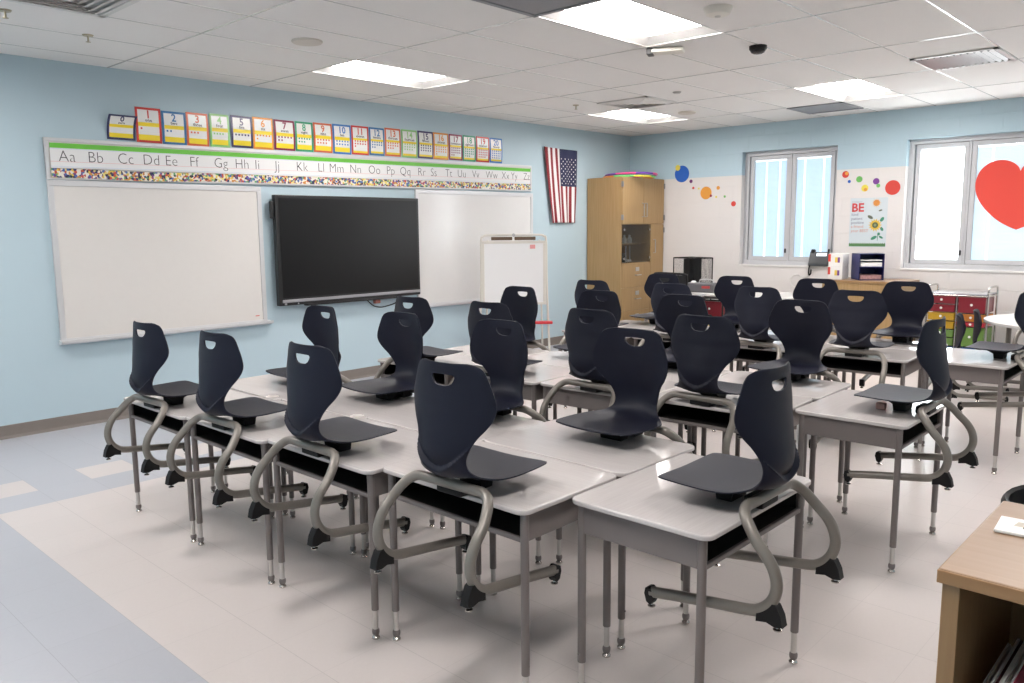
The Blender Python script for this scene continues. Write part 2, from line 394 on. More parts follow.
MB().lathe([(.004, -.058), (.028, -.055), (.046, -.046), (.054, -.034), (.055, -.028), (.004, -.028)], (0, 0, 0), 28).build('dome', mat('smoked_dome', (.01, .01, .012), .08), t)
for x, y, l in ((-7.65, -1.012, 'small sprinkler head nearest the top left air vent'), (-8.211, -1.316, 'sprinkler head at the left edge of the ceiling'), (-2.913, -1.328, 'far sprinkler head left of the small far ceiling light')):
    t = empty('fire_sprinkler', (x, y, H), 0, l, 'sprinkler', 'ceiling sprinkler heads')
    MB().lathe([(.001, -.008), (.03, -.008), (.036, 0), (.001, 0)], (0, 0, 0), 18).build('escutcheon', mat('brass_pale', (.45, .40, .28), .35, .8), t)
    MB().tube([(0, 0, -.006), (0, 0, -.04)], .006, 8).lathe([(.001, -.046), (.016, -.046), (.016, -.043), (.001, -.043)], (0, 0, 0), 12).build('deflector', MATS['brass_pale'], t)
tag(MB().lathe([(.001, -.012), (.03, -.014), (.04, -.006), (.045, 0), (.001, 0)], (-2.852, -2.518, H), 20).build('sprinkler_cover', mat('cover_grey', (.45, .44, .42), .4)), 'small round sprinkler cover between the stepped air vent and far light', 'sprinkler cover')

# ------------------------------------------------------------------ windows
M_glass = glass('window_glass')
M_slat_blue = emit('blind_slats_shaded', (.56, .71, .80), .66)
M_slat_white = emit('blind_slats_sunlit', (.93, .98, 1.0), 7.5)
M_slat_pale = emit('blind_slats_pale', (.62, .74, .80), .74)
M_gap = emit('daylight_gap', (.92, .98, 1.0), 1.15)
M_sill = mat('white_sill', (.76, .75, .73), .3)
def window(name, W, sashes, latch_right):
    y0, y1, z0, z1 = W
    t = empty(name, (.14, (y0 + y1) / 2, z0), 0, kind='structure'); oy, oz = (y0 + y1) / 2, z0
    def B(m, x0, x1, a, b, c, d, bv=.004): return m.bbox(x0 - .14, x1 - .14, a - oy, b - oy, c - oz, d - oz, bv)
    fr = MB(); w = .055
    B(fr, .10, .17, y0, y1, z0, z0 + w); B(fr, .10, .17, y0, y1, z1 - w, z1); B(fr, .10, .17, y0, y0 + w, z0 + w, z1 - w); B(fr, .10, .17, y1 - w, y1, z0 + w, z1 - w)
    B(fr, .085, .10, y0, y1, z1 - .02, z1); B(fr, .085, .10, y1 - .018, y1, z0, z1); B(fr, .085, .10, y0, y1, z0, z0 + .012)
    for s in sashes[1:]: B(fr, .10, .17, s[1] - .012, s[1] + .012, z0 + w, z1 - w)
    fr.build('window_frame', M_winalu, t)
    sl = MB(); B(sl, -.012, .10, y0, y1, z0 - .02, z0 + .003); sl.build('sill', M_sill, t)
    for (a, b, ms, tapes) in sashes:
        s = MB(); q = .048; za, zb = z0 + w + .004, z1 - w - .004; a2, b2 = a + .014, b - .014
        B(s, .108, .155, a2, b2, za, za + q); B(s, .108, .155, a2, b2, zb - q, zb); B(s, .108, .155, a2, a2 + q, za + q, zb - q); B(s, .108, .155, b2 - q, b2, za + q, zb - q)
        so = s.build('sash', M_winalu, t)
        ga, gb, gc, gd = a2 + q, b2 - q, za + q, zb - q
        g = MB(); g.box(.124 - .14, .128 - .14, ga - oy, gb - oy, gc - oz, gd - oz); g.build('pane', M_glass, so, smooth=False)
        bl = MB(); n = 84; dz = (gd - .018 - gc) / n
        for i in range(n):
            c = gc + i * dz - oz; xa, xb = .139 - .14, .147 - .14
            bl.add([(xb, ga - oy, c), (xb, gb - oy, c), (xa, gb - oy, c + dz * .8), (xa, ga - oy, c + dz * .8), (xb, ga - oy, c + dz), (xb, gb - oy, c + dz)], [(1, 0, 3, 2), (2, 3, 4, 5)])
        bl.build('blind', ms, so, smooth=False)
        MB().box(.138 - .14, .15 - .14, ga - oy, gb - oy, gd - .018 - oz, gd - oz).build('daylight_gap', M_gap, so, smooth=False)
        for ty in tapes:
            tp = MB(); tp.box(.1355 - .14, .138 - .14, ty - .009 - oy, ty + .009 - oy, gc - oz, gd - oz); tp.build('ladder_gap', M_gap, so, smooth=False)
        lt = MB(); yy = (a2 if True else b2) + .024
        lt.bbox(.088 - .14, .108 - .14, yy - .008 - oy, yy + .008 - oy, 1.19 - oz, 1.245 - oz, .004); lt.build('latch', M_black, so)
    return t
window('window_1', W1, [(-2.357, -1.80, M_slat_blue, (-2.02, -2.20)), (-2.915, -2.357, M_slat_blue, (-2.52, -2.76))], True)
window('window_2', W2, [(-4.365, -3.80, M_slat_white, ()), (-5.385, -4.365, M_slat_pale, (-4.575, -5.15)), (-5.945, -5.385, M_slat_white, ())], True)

# red paper heart on the middle pane of window 2
def heart_mat():
    m = bpy.data.materials.new('red_paper'); m.use_nodes = True; nt = m.node_tree; nt.nodes.clear()
    o = nt.nodes.new('ShaderNodeOutputMaterial'); d = nt.nodes.new('ShaderNodeBsdfDiffuse'); tr = nt.nodes.new('ShaderNodeBsdfTranslucent'); mx = nt.nodes.new('ShaderNodeMixShader')
    d.inputs['Color'].default_value = (.92, .17, .135, 1); tr.inputs['Color'].default_value = (.95, .22, .18, 1); mx.inputs['Fac'].default_value = .45
    nt.links.new(d.outputs[0], mx.inputs[1]); nt.links.new(tr.outputs[0], mx.inputs[2]); nt.links.new(mx.outputs[0], o.inputs['Surface']); return m
hp = []
L_ = [(0, 2.075), (.02, 2.12), (.06, 2.16), (.12, 2.19), (.19, 2.20), (.27, 2.185), (.34, 2.14), (.385, 2.08), (.41, 2.0), (.412, 1.92), (.395, 1.84), (.35, 1.75), (.28, 1.66), (.19, 1.575), (.09, 1.51), (0, 1.468)]
L_ = [(p.x, p.y) for p in crom([(a, b, 0) for a, b in L_], 4)]
hp = [(-4.845 + a, b) for a, b in L_] + [(-4.845 - a, b) for a, b in L_[1:-1][::-1]]
hm = MB(); hm.add([(.1045, a, b) for a, b in hp] + [(.1035, a, b) for a, b in hp], [tuple(range(len(hp))), tuple(range(len(hp), 2 * len(hp)))[::-1]] + [(i, (i + 1) % len(hp), len(hp) + (i + 1) % len(hp), len(hp) + i) for i in range(len(hp))])
tag(hm.build('paper_heart', heart_mat(), smooth=False), 'large red paper heart taped to the window at the right edge', 'heart decoration')

# wall dots
DC = {'blue': (.02, .12, .50), 'yellow': (.82, .70, .10), 'purple': (.14, .02, .14), 'red': (.62, .05, .035), 'orange': (.76, .33, .05), 'maroon': (.28, .02, .05), 'green': (.16, .48, .12), 'violet': (.17, .04, .27)}
DOTS = [(-.857, 2.246, .112, 'blue', 0, 'largest blue dot sticker above the white block'), (-.79, 2.332, .039, 'yellow', 1, 'yellow dot sticker overlapping the large blue dot'),
        (-1.0, 2.141, .024, 'purple', 0, 'small dark purple dot sticker just below the large blue dot'), (-1.037, 2.05, .017, 'red', 0, 'tiny red dot sticker between the big blue and orange dots'),
        (-1.121, 2.039, .013, 'yellow', 0, 'tiny yellow dot sticker left of the big orange dot'), (-1.232, 1.977, .084, 'orange', 0, 'big orange dot sticker left of the first window'),
        (-1.306, 1.938, .017, 'maroon', 1, 'tiny maroon dot sticker on the edge of the big orange dot'), (-1.411, 2.037, .025, 'orange', 0, 'small orange dot sticker above right of the big orange dot'),
        (-1.385, 1.919, .014, 'yellow', 0, 'tiny yellow dot sticker right of the big orange dot'), (-1.51, 1.921, .016, 'green', 0, 'tiny green dot sticker near the first window'),
        (-1.639, 1.823, .034, 'red', 0, 'small red dot sticker lowest beside the first window frame'),
        (-3.075, 2.126, .04, 'red', 0, 'red dot sticker top left between the windows'), (-3.088, 2.137, .02, 'orange', 1, 'small orange dot sticker overlapping the top left red dot'),
        (-3.122, 2.042, .018, 'blue', 0, 'tiny blue dot sticker between the windows'), (-3.237, 2.063, .036, 'green', 0, 'larger green dot sticker above the poster'),
        (-3.305, 1.958, .04, 'yellow', 0, 'yellow dot sticker just above the poster'), (-3.313, 1.942, .019, 'orange', 1, 'small orange dot sticker on the yellow dot above the poster'),
        (-3.429, 2.031, .036, 'violet', 0, 'purple dot sticker left of the big red dot'), (-3.454, 1.981, .022, 'green', 0, 'small green dot sticker below the purple dot'),
        (-3.615, 1.952, .083, 'red', 0, 'big red dot sticker left of the heart window')]
for y, z, r, c, lay, lab in DOTS:
    m = mat('dot_' + c, DC[c], .5)
    tag(MB().lathe([(r, 0), (r, -.0012 - .0012 * lay)], (0, y, z), 36, axis='X').build('dot_sticker', m, smooth=False), lab, 'dot sticker', 'dot stickers on the window wall')

# ------------------------------------------------------------------ poster
def plate(mb, poly, x, mi=0):      # polygon of (y,z) on the window wall, facing the room
    mb.add([(x, a, b) for a, b in poly], [tuple(range(len(poly)))], mi); return mb
def wall_text(body, size, y, z, x, thin=0.0, align='LEFT'):
    return text(body, size, align, thin).moved(Matrix(((0, 0, 0, x), (-1, 0, 0, y), (0, 1, 0, z), (0, 0, 0, 1))))
PY0, PY1, PZ0, PZ1 = -3.572, -3.150, 1.277, 1.845
t = empty('poster', (0, (PY0 + PY1) / 2, PZ0), 0, 'pale blue poster with a sunflower and BE in red letters between the windows', 'poster')
t.location = (0, 0, 0)
MB().box(-.004, -.001, PY0, PY1, PZ0, PZ1).build('sheet', mat('poster_paper', (.62, .69, .725), .35, noise=.05, nscale=9), t)
def ptx(items, col, nm):
    m = MB()
    for b, s, y, z, th in items: m.join(wall_text(b, s, y, z, -.0052, th))
    m.build(nm, mat('ink_' + nm, col, .5), t, smooth=False)
ptx([('Choose to', .027, PY1 - .018, 1.795, 0)], (.30, .36, .42), 'small_heading')
ptx([('BE', .135, PY1 - .016, 1.690, .004)], (.60, .06, .06), 'red_word')
ptx([('kind', .047, PY1 - .018, 1.640, 0), ('patient', .047, PY1 - .018, 1.592, 0), ('positive', .047, PY1 - .018, 1.546, 0)], (.16, .17, .27), 'dark_words')
ptx([('a friend', .047, PY1 - .018, 1.500, 0), ('your BEST', .047, PY1 - .018, 1.450, 0)], (.62, .24, .17), 'orange_words')
def star(cy, cz, r0, r1, n, ph=0): return [(cy + (r0 if k % 2 else r1) * cos(PI * k / n + ph), cz + (r0 if k % 2 else r1) * sin(PI * k / n + ph)) for k in range(2 * n)]
s = MB(); plate(s, star(-3.448, 1.785, .030, .056, 12), -.0048, 0); plate(s, disc2(-3.448, 1.785, .036), -.0054, 1)
s.build('printed_sun', [mat('sun_pale', (.72, .52, .32), .5), mat('sun_orange', (.70, .28, .06), .5, noise=.2, nscale=60)], t, smooth=False)
s = MB(); plate(s, star(-3.444, 1.530, .050, .078, 14), -.0050, 0); plate(s, disc2(-3.444, 1.530, .034), -.0056, 1); plate(s, disc2(-3.444, 1.530, .016), -.006, 2)
s.build('printed_sunflower', [mat('petal_yellow', (.74, .50, .06), .5, noise=.25, nscale=70), mat('seed_green', (.10, .13, .06), .6), mat('seed_pale', (.25, .30, .16), .6)], t, smooth=False)
s = MB()
def leafp(cy, cz, l, w, a): return [(cy + l * cos(th) * cos(a) - w * sin(th) * sin(a), cz + l * cos(th) * sin(a) + w * sin(th) * cos(a)) for th in [2 * PI * k / 14 for k in range(14)]]
for q in ((-3.518, 1.595, .030, .018, 2.2), (-3.520, 1.485, .026, .016, 1.0), (-3.435, 1.383, .038, .018, -.5 + PI), (-3.490, 1.428, .018, .014, 1.6), (-3.515, 1.390, .026, .012, .5), (-3.477, 1.395, .004, .05, 0)): plate(s, leafp(*q), -.0046)
s.build('printed_leaves', mat('leaf_green', (.05, .25, .15), .5, noise=.3, nscale=50), t, smooth=False)
s = MB(); plate(s, leafp(-3.385, 1.622, .034, .018, .5 + PI), -.0046); plate(s, leafp(-3.496, 1.698, .022, .009, -.3), -.0046)
s.build('printed_birds', mat('bird_grey', (.12, .14, .10), .6), t, smooth=False)
s = MB(); g = [(PY0 + .004, PZ0 + .006)] + [(PY1 - .004, PZ0 + .006)]
top = []
for k in range(41):
    top.append((PY1 - .004 - (PY1 - PY0 - .008) * k / 40, PZ0 + .040 + (.008 if k % 2 else -.004)))
plate(s, [(PY0 + .004, PZ0 + .006), (PY1 - .004, PZ0 + .006)] + top, -.0046)
s.build('printed_grass', mat('grass_green', (.09, .22, .08), .6, noise=.5, nscale=60), t, smooth=False)

# ------------------------------------------------------------------ whiteboard wall
SL = .0105                                   # the long header sags a little towards the left end
def zt(x, z): return z + (x + 7.66) * SL
def skew(mb):
    mb.v = [(x, y, zt(x, z)) for x, y, z in mb.v]; return mb
X0, X1 = -7.662, -2.155
t = empty('header_board', (0, 0, 0), 0, 'long narrow white header board above the display and both whiteboards', 'header board')
skew(MB().box(X0, X1, -.018, -.002, 1.935, 2.238)).build('panel', M_white, t, smooth=False)
skew(MB().bbox(X0, X1, -.026, -.001, 2.214, 2.242, .003).bbox(X0, X1, -.026, -.001, 1.93, 1.948, .003).bbox(X0, X0 + .028, -.026, -.001, 1.948, 2.214, .003).bbox(X1 - .022, X1, -.026, -.001, 1.948, 2.214, .003)).build('frame', M_alu, t)
def wboard(x0, x1, z0, z1, label, m, trx):
    t = empty('whiteboard', (x0, 0, z0), 0, label, 'whiteboard'); w, h = x1 - x0, z1 - z0
    MB().box(.03, w - .03, -.018, -.003, .03, h - .03).build('writing_surface', m, t, smooth=False)
    MB().bbox(0, w, -.026, -.001, h - .045, h, .003).bbox(0, w, -.026, -.001, 0, .04, .003).bbox(0, .042, -.026, -.001, .04, h - .045, .003).bbox(w - .042, w, -.026, -.001, .04, h - .045, .003).build('frame', M_alu, t)
    MB().prism([(-.004, .03), (-.075, .018), (-.082, .03), (-.078, .006), (-.03, -.008), (-.004, -.008)], 'X', -.01, w + trx).build('marker_tray', M_alu, t)
    return t
a = wboard(-7.662, -5.885, .672, 1.928, 'left whiteboard, wide and blank, beside the black display', M_white, .03)
tag(MB().bbox(1.66, 1.70, -.0205, -.0185, .075, .083, .0008).build('red_logo_mark', mat('logo_red', (.6, .08, .07), .5), a))
wboard(-4.045, -2.135, .672, 1.962, 'right whiteboard behind the easel, partly hidden by the display', M_board, 0)

# alphabet strip
t = empty('alphabet_strip', (0, 0, 0), 0, 'long alphabet strip with a green top band and letters Aa to Zz', 'alphabet banner')
A0, A1 = -7.626, -2.184
skew(MB().box(A0, A1, -.0285, -.0265, 2.018, 2.203)).build('strip', mat('strip_paper', (.80, .80, .80), .25), t, smooth=False)
skew(MB().box(A0, A1, -.0295, -.0285, 2.166, 2.203)).build('green_band', mat('strip_green', (.14, .52, .05), .3, noise=.12, nscale=3), t, smooth=False)
skew(MB().box(A0, A1, -.0291, -.0286, 2.0635, 2.0665)).build('red_base_line', mat('line_red', (.75, .42, .42), .5), t, smooth=False)
skew(MB().box(A0, A1, -.0291, -.0286, 2.0275, 2.0300).box(A0, A1, -.0291, -.0286, 2.160, 2.1625)).build('blue_guide_line', mat('line_blue', (.48, .58, .74), .5), t, smooth=False)
LX = [-7.509, -7.302, -7.073, -6.868, -6.701, -6.506, -6.261, -6.061, -5.912, -5.708, -5.445, -5.232, -5.053, -4.826, -4.591, -4.38, -4.183, -3.955, -3.782, -3.559, -3.358, -3.136, -2.871, -2.636, -2.481, -2.257]
M_ink = mat('letter_black', (.03, .03, .035), .5)
for i, x in enumerate(LX):
    ch = chr(65 + i); q = text(ch + ch.lower(), .122, 'CENTER', -.0022, 3)
    q = q.moved(Matrix(((.94, 0, 0, x), (0, 0, 0, -.0293), (0, 1, 0, zt(x, 2.066)), (0, 0, 0, 1)))); q.build('letter_pair', M_ink, t, smooth=False)
# confetti border
m = bpy.data.materials.new('confetti_print'); m.use_nodes = True; nt = m.node_tree; b = nt.nodes['Principled BSDF']; b.inputs['Roughness'].default_value = .35
tc = nt.nodes.new('ShaderNodeTexCoord'); vo = nt.nodes.new('ShaderNodeTexVoronoi'); vo.inputs['Scale'].default_value = 58; vo.voronoi_dimensions = '3D'
sp = nt.nodes.new('ShaderNodeSeparateColor'); cr = nt.nodes.new('ShaderNodeValToRGB'); cr.color_ramp.interpolation = 'CONSTANT'
cols = [(.78, .74, .66), (.75, .55, .08), (.02, .03, .12), (.78, .72, .60), (.55, .08, .05), (.06, .14, .40), (.76, .66, .20), (.03, .03, .05), (.12, .38, .16), (.75, .72, .65), (.62, .25, .05), (.16, .05, .22)]
while len(cr.color_ramp.elements) < len(cols): cr.color_ramp.elements.new(.5)
for i, c in enumerate(cols): cr.color_ramp.elements[i].position = i / len(cols); cr.color_ramp.elements[i].color = (*c, 1)
ds = nt.nodes.new('ShaderNodeMath'); ds.operation = 'LESS_THAN'; ds.inputs[1].default_value = .80
mx = nt.nodes.new('ShaderNodeMix'); mx.data_type = 'RGBA'; mx.inputs['A'].default_value = (.80, .77, .70, 1)
nt.links.new(tc.outputs['Object'], vo.inputs['Vector']); nt.links.new(vo.outputs['Color'], sp.inputs['Color']); nt.links.new(sp.outputs['Red'], cr.inputs['Fac'])
nt.links.new(vo.outputs['Distance'], ds.inputs[0]); nt.links.new(ds.outputs[0], mx.inputs['Factor']); nt.links.new(cr.outputs['Color'], mx.inputs['B']); nt.links.new(mx.outputs['Result'], b.inputs['Base Color'])
bd = MB(); n = 120; V = []
for i in range(n + 1):
    x = A0 - .002 + (A1 - A0) * i / n; sag = -.012 * math.exp(-((x + 6.9) / .35) ** 2)
    V += [(x, -.030, zt(x, 1.945 + sag)), (x, -.030, zt(x, 2.014 + sag * .6))]
bd.add(V, [(2 * i, 2 * i + 2, 2 * i + 3, 2 * i + 1) for i in range(n)]); bd.add([(x, -.0275, z) for x, y, z in V], [(2 * i + 1, 2 * i + 3, 2 * i + 2, 2 * i) for i in range(n)])
tag(bd.build('confetti_border', m, smooth=False), 'multicoloured confetti border trim under the alphabet strip', 'border trim')

# number cards
CARDS = [(-7.195, -6.974, 2.477, 2.262), (-6.964, -6.758, 2.535, 2.256), (-6.75, -6.547, 2.524, 2.255), (-6.543, -6.347, 2.533, 2.256), (-6.336, -6.153, 2.541, 2.261), (-6.137, -5.932, 2.545, 2.269), (-5.926, -5.721, 2.551, 2.268), (-5.712, -5.495, 2.547, 2.273), (-5.489, -5.296, 2.55, 2.275), (-5.289, -5.077, 2.556, 2.278), (-5.068, -4.854, 2.562, 2.277), (-4.846, -4.637, 2.566, 2.282), (-4.63, -4.434, 2.566, 2.289), (-4.428, -4.219, 2.577, 2.291), (-4.21, -3.991, 2.579, 2.29), (-3.982, -3.763, 2.582, 2.294), (-3.759, -3.537, 2.583, 2.295), (-3.528, -3.321, 2.583, 2.3), (-3.313, -3.113, 2.586, 2.299), (-3.102, -2.887, 2.589, 2.301), (-2.879, -2.667, 2.59, 2.303)]
NC = ['navy', 'red', 'blue', 'vermilion', 'green', 'indigo', 'orange', 'maroon', 'emerald', 'vermilion', 'cobalt', 'red', 'blue', 'vermilion', 'green', 'indigo', 'orange', 'maroon', 'emerald', 'red', 'cobalt']
CC = {'navy': (.035, .04, .12), 'red': (.62, .05, .04), 'blue': (.04, .18, .40), 'vermilion': (.70, .15, .06), 'green': (.27, .58, .20), 'indigo': (.05, .04, .13), 'orange': (.78, .30, .04), 'maroon': (.28, .03, .08), 'emerald': (.05, .36, .19), 'cobalt': (.05, .19, .52)}
WORD = 'zero one two three four five six seven eight nine ten eleven twelve thirteen fourteen fifteen sixteen seventeen eighteen nineteen twenty'.split()
M_yel = mat('card_yellow', (.85, .66, .03), .3); M_cardw = mat('card_white', (.80, .80, .78), .25)
for i, (a, bq, tp, bt) in enumerate(CARDS):
    w, h = bq - a, tp - bt; col = mat('card_' + NC[i], CC[NC[i]], .28); curl = (.07 if i == 0 else (.006 + .012 * random.random()))
    nb = ' at the row\'s left end' if i == 0 else (' at the row\'s right end' if i == 20 else '')
    t = empty('number_card', (a, -.001, bt), 0, 'number card %d with %s border%s above alphabet strip' % (i, NC[i], nb), 'number card', 'number cards above the alphabet strip')
    tw = random.uniform(-.006, .006)
    def bend(mb, off):
        o = []
        for x, y, z in mb.v:
            q = max(0, z / h); s_ = .004 + curl * (q ** 2.2 if i == 0 else sin(q * PI) * .6) + (tw * (x / w - .5)) * q
            o.append((x, -s_ - off, z - (.0 if i else .028 * q ** 3)))
        mb.v = o; return mb
    def rect(x0, x1, z0, z1):
        q = MB(); n = 8
        V = []
        for k in range(n + 1): V += [(x0, 0, z0 + (z1 - z0) * k / n), (x1, 0, z0 + (z1 - z0) * k / n)]
        return q.add(V, [(2 * k, 2 * k + 1, 2 * k + 3, 2 * k + 2) for k in range(n)])
    base = bend(rect(0, w, 0, h), .0); back = bend(rect(0, w, 0, h), -.0012); back.f = [q[::-1] for q in back.f]; base.join(back)
    base.build('card', col, t)
    e = .018; x0, x1, z0, z1 = e, w - e, e, h - e
    bend(rect(x0, x1, z0, z1), .0008).build('white_panel', M_cardw, t)
    yb = MB(); yb.join(bend(rect(x0, x1, z0, z0 + .16 * h), .0014))
    rows = 0 if i == 0 else (i + 4) // 5
    if i <= 10: yb.join(bend(rect(x0, x1, h * .46, h * .575), .0014))
    else:
        yb.join(bend(rect(x0, x1, h * .50, h * .575), .0014)); yb.v = [v for v in yb.v]
    if i > 10: yb.v = [(x, y, z if z > .3 * h else z0 + (z - z0) * .45) for x, y, z in yb.v]
    for k in (0, 1):
        y2 = MB(); nn = len(yb.v) // 2; y2.add(yb.v[k * nn:(k + 1) * nn], [[v - k * nn for v in q] for q in yb.f[k * len(yb.f) // 2:(k + 1) * len(yb.f) // 2]]); y2.build('yellow_band', M_yel, t)
    q = text(str(i), h * .32, 'CENTER', .0018, 2); q.v = [(w / 2 + x * .95, 0, h * .70 + y) for x, y, z in q.v]; bend(q, .0016).build('numeral', col, t, smooth=False)
    q = text(WORD[i], h * .135, 'CENTER', .0006, 1); sx = min(1, (w * .74) / max(.01, max(v[0] for v in q.v) - min(v[0] for v in q.v)))
    q.v = [(w / 2 + x * sx, 0, h * .60 + y) for x, y, z in q.v]; bend(q, .0016).build('number_word', M_ink, t, smooth=False)
    if i:
        q = MB(); s_ = .0075; cw = (x1 - x0) / 5.6
        zt0 = h * (.40 if rows <= 1 else .43); dzr = h * (.105 if rows < 3 else .09); 
        if rows > 2: zt0 = h * .47
        for k in range(i):
            cx = x0 + cw * (.8 + k % 5); cz = zt0 - dzr * (k // 5); q.add([(cx - s_, 0, cz - s_), (cx + s_, 0, cz - s_), (cx + s_, 0, cz + s_), (cx - s_, 0, cz + s_)], [(0, 1, 2, 3)])
        bend(q, .0018).build('counting_dots', col, t, smooth=False)

# flag
t = empty('flag', (0, 0, 0), 0, 'American flag hanging vertically on the blue wall left of the cabinet', 'flag')
NX, NZ = 13 * 5, 44; V = []; F = []; MI = []
def fpt(u, v, off=0):
    zt_, zb_ = 2.545 - .012 * u, 1.596
    xl = -1.924 + .150 * v ** 1.2; xr = -1.265 - .034 * v
    x = xl + (xr - xl) * u
    y = -.030 - .013 * sin(u * 21 + v * 1.4) * (.35 + .65 * v) - .006 * sin(u * 9 - 2 * v) - .010 * (1 - u) ** 3
    return (x, y - off, zt_ + (zb_ - zt_) * v)
for j in range(NZ + 1):
    for i in range(NX + 1): V.append(fpt(i / NX, j / NZ))
for j in range(NZ):
    for i in range(NX):
        F.append((j * (NX + 1) + i, (j + 1) * (NX + 1) + i, (j + 1) * (NX + 1) + i + 1, j * (NX + 1) + i + 1))
        st = i // 5
        MI.append(2 if (st >= 6 and j < NZ * .5) else (0 if st % 2 == 0 else 1))
fl = MB(); fl.v = V; fl.f = F; fl.mi = MI
fo = fl.build('cloth', [mat('flag_red', (.25, .018, .028), .7, bump=.3), mat('flag_white', (.78, .75, .74), .7, bump=.3), mat('flag_navy', (.02, .025, .075), .7, bump=.3)], t, ang=60)
sd = fo.modifiers.new('thickness', 'SOLIDIFY'); sd.thickness = .002; sd.offset = 0
st = MB()
for r_ in range(11):
    for c_ in range(5 if r_ % 2 == 0 else 4):
        uc = 6 / 13 + (7 / 13) * ((c_ + .6 + (.5 if r_ % 2 else 0)) / 5.2); vc = .13 + .345 * r_ / 10.4
        ps = [fpt(uc + (.026 if k % 2 == 0 else .011) * sin(PI * k / 5) * .75, vc - (.019 if k % 2 == 0 else .008) * cos(PI * k / 5) * .75, .0022) for k in range(10)]
        st.add(ps, [tuple(range(10))])
st.build('stars', MATS['flag_white'], t, smooth=False)
MB().tube([fpt(0, .004, -.008), fpt(.5, .004, -.008), fpt(1, .004, -.008)], .006, 8).build('rod', M_black, t)

# display
t = empty('wall_display', (0, 0, 0), 0, 'large black flat panel display hung between the two whiteboards', 'display')
DX0, DX1, DZ0, DZ1 = -5.795, -4.078, .828, 1.858
M_bez = mat('display_bezel', (.013, .013, .014), .35)
b = MB().bbox(DX0, DX1, -.105, -.045, DZ0, DZ1, .006).bbox(DX0 + .25, DX1 - .25, -.045, -.004, DZ0 + .2, DZ1 - .2, .004)
b.build('housing', M_bez, t)
MB().box(DX0 + .035, DX1 - .03, -.1072, -.1045, DZ0 + .075, DZ1 - .03).build('screen', mat('display_screen', (.008, .008, .0085), .28, spec=.3), t, smooth=False)
MB().bbox(DX0 + .03, DX1 - .002, -.112, -.10, DZ0 + .028, DZ0 + .056, .004).build('silver_bar', mat('bar_silver', (.42, .42, .45), .3, .7), t)
MB().bbox(DX0 + .05, DX0 + .075, -.108, -.1, DZ0 + .006, DZ0 + .024, .003).bbox(DX0 + .19, DX0 + .205, -.108, -.1, DZ0 + .008, DZ0 + .022, .003).build('button', M_steel, t)
MB().bbox(DX0 - .035, DX0 + .004, -.085, -.05, 1.64, 1.80, .01).build('side_bracket', M_bez, t)
MB().bbox(DX0 + .3, DX1 - .3, -.10, -.03, DZ0 - .018, DZ0 + .004, .006).build('speaker_bar', M_bez, t)
t = empty('power_cable', (0, 0, 0), 0, 'black power cable looping below the display to a reddish plug', 'cable')
MB().tube(crom([(-4.79, -.05, .835), (-4.741, -.03, .81), (-4.654, -.02, .745), (-4.56, -.015, .722), (-4.47, -.015, .728), (-4.361, -.018, .752), (-4.33, -.02, .80), (-4.335, -.03, .835)], 8), .006, 8).build('cord', M_black, t)
MB().bbox(-4.645, -4.575, -.045, -.002, .765, .812, .008).build('plug', mat('plug_reddish', (.35, .12, .09), .5), t)

# ------------------------------------------------------------------ desks
def make_desk(W, D=.505, Hh=.675):
    t = empty('student_desk')
    m = MB().prism(rrect(-D / 2, D / 2, -W / 2, W / 2, .038), 'Z', Hh - .017, Hh, bev=.005); m.build('desk_top', M_top, t, ang=50)
    lx, ly = D / 2 - .036, W / 2 - .030; zt_, zb = Hh - .017, .562
    for s in (-1, 1):
        MB().bbox(-lx, lx, s * ly - .006, s * ly + .006, zb, zt_, .002).build('side_panel', M_leg, t)
    MB().bbox(lx - .006, lx + .006, -ly, ly, zb, zt_, .002).build('back_panel', M_leg, t)
    MB().bbox(-lx - .004, lx, -ly, ly, zb - .002, zb + .006, .002).bbox(-lx - .008, -lx + .006, -ly, ly, zb - .004, zb + .013, .004).build('bottom_panel', M_leg, t)
    q = MB()
    q.box(-lx + .008, lx - .008, -ly + .008, ly - .008, zb + .007, zb + .009).box(lx - .010, lx - .008, -ly + .008, ly - .008, zb + .009, zt_ - .001)
    for s in (-1, 1): q.box(-lx + .002, lx - .008, s * (ly - .009) - .001, s * (ly - .009) + .001, zb + .009, zt_ - .001)
    q.box(-lx + .002, lx - .01, -ly + .01, ly - .01, zt_ - .003, zt_ - .001)
    q.build('book_box', M_bookbox, t, smooth=False)
    for sx in (-1, 1):
        for sy in (-1, 1):
            c = (sx * lx, sy * ly, 0)
            lg = MB().lathe([(.0135, .118), (.0138, .12), (.0138, zt_), (.001, zt_)], c, 16).lathe([(.001, 0), (.004, 0), (.004, .004), (.001, .004)], (c[0], c[1] + sy * .0135, .15), 8, axis='Y').build('leg', M_leg, t)
            MB().lathe([(.0105, .028), (.0105, .122), (.001, .122)], c, 14).build('leg_insert', M_insert, lg)
            MB().lathe([(.008, .018), (.013, .02), (.0145, .028), (.0145, .036), (.0115, .042), (.001, .042)], c, 14).build('leg_collar', M_leg, lg)
            MB().lathe([(.011, 0), (.0155, .003), (.0155, .008), (.011, .014), (.006, .018), (.001, .02)], c, 14).build('foot', M_chrome, lg)
    return t

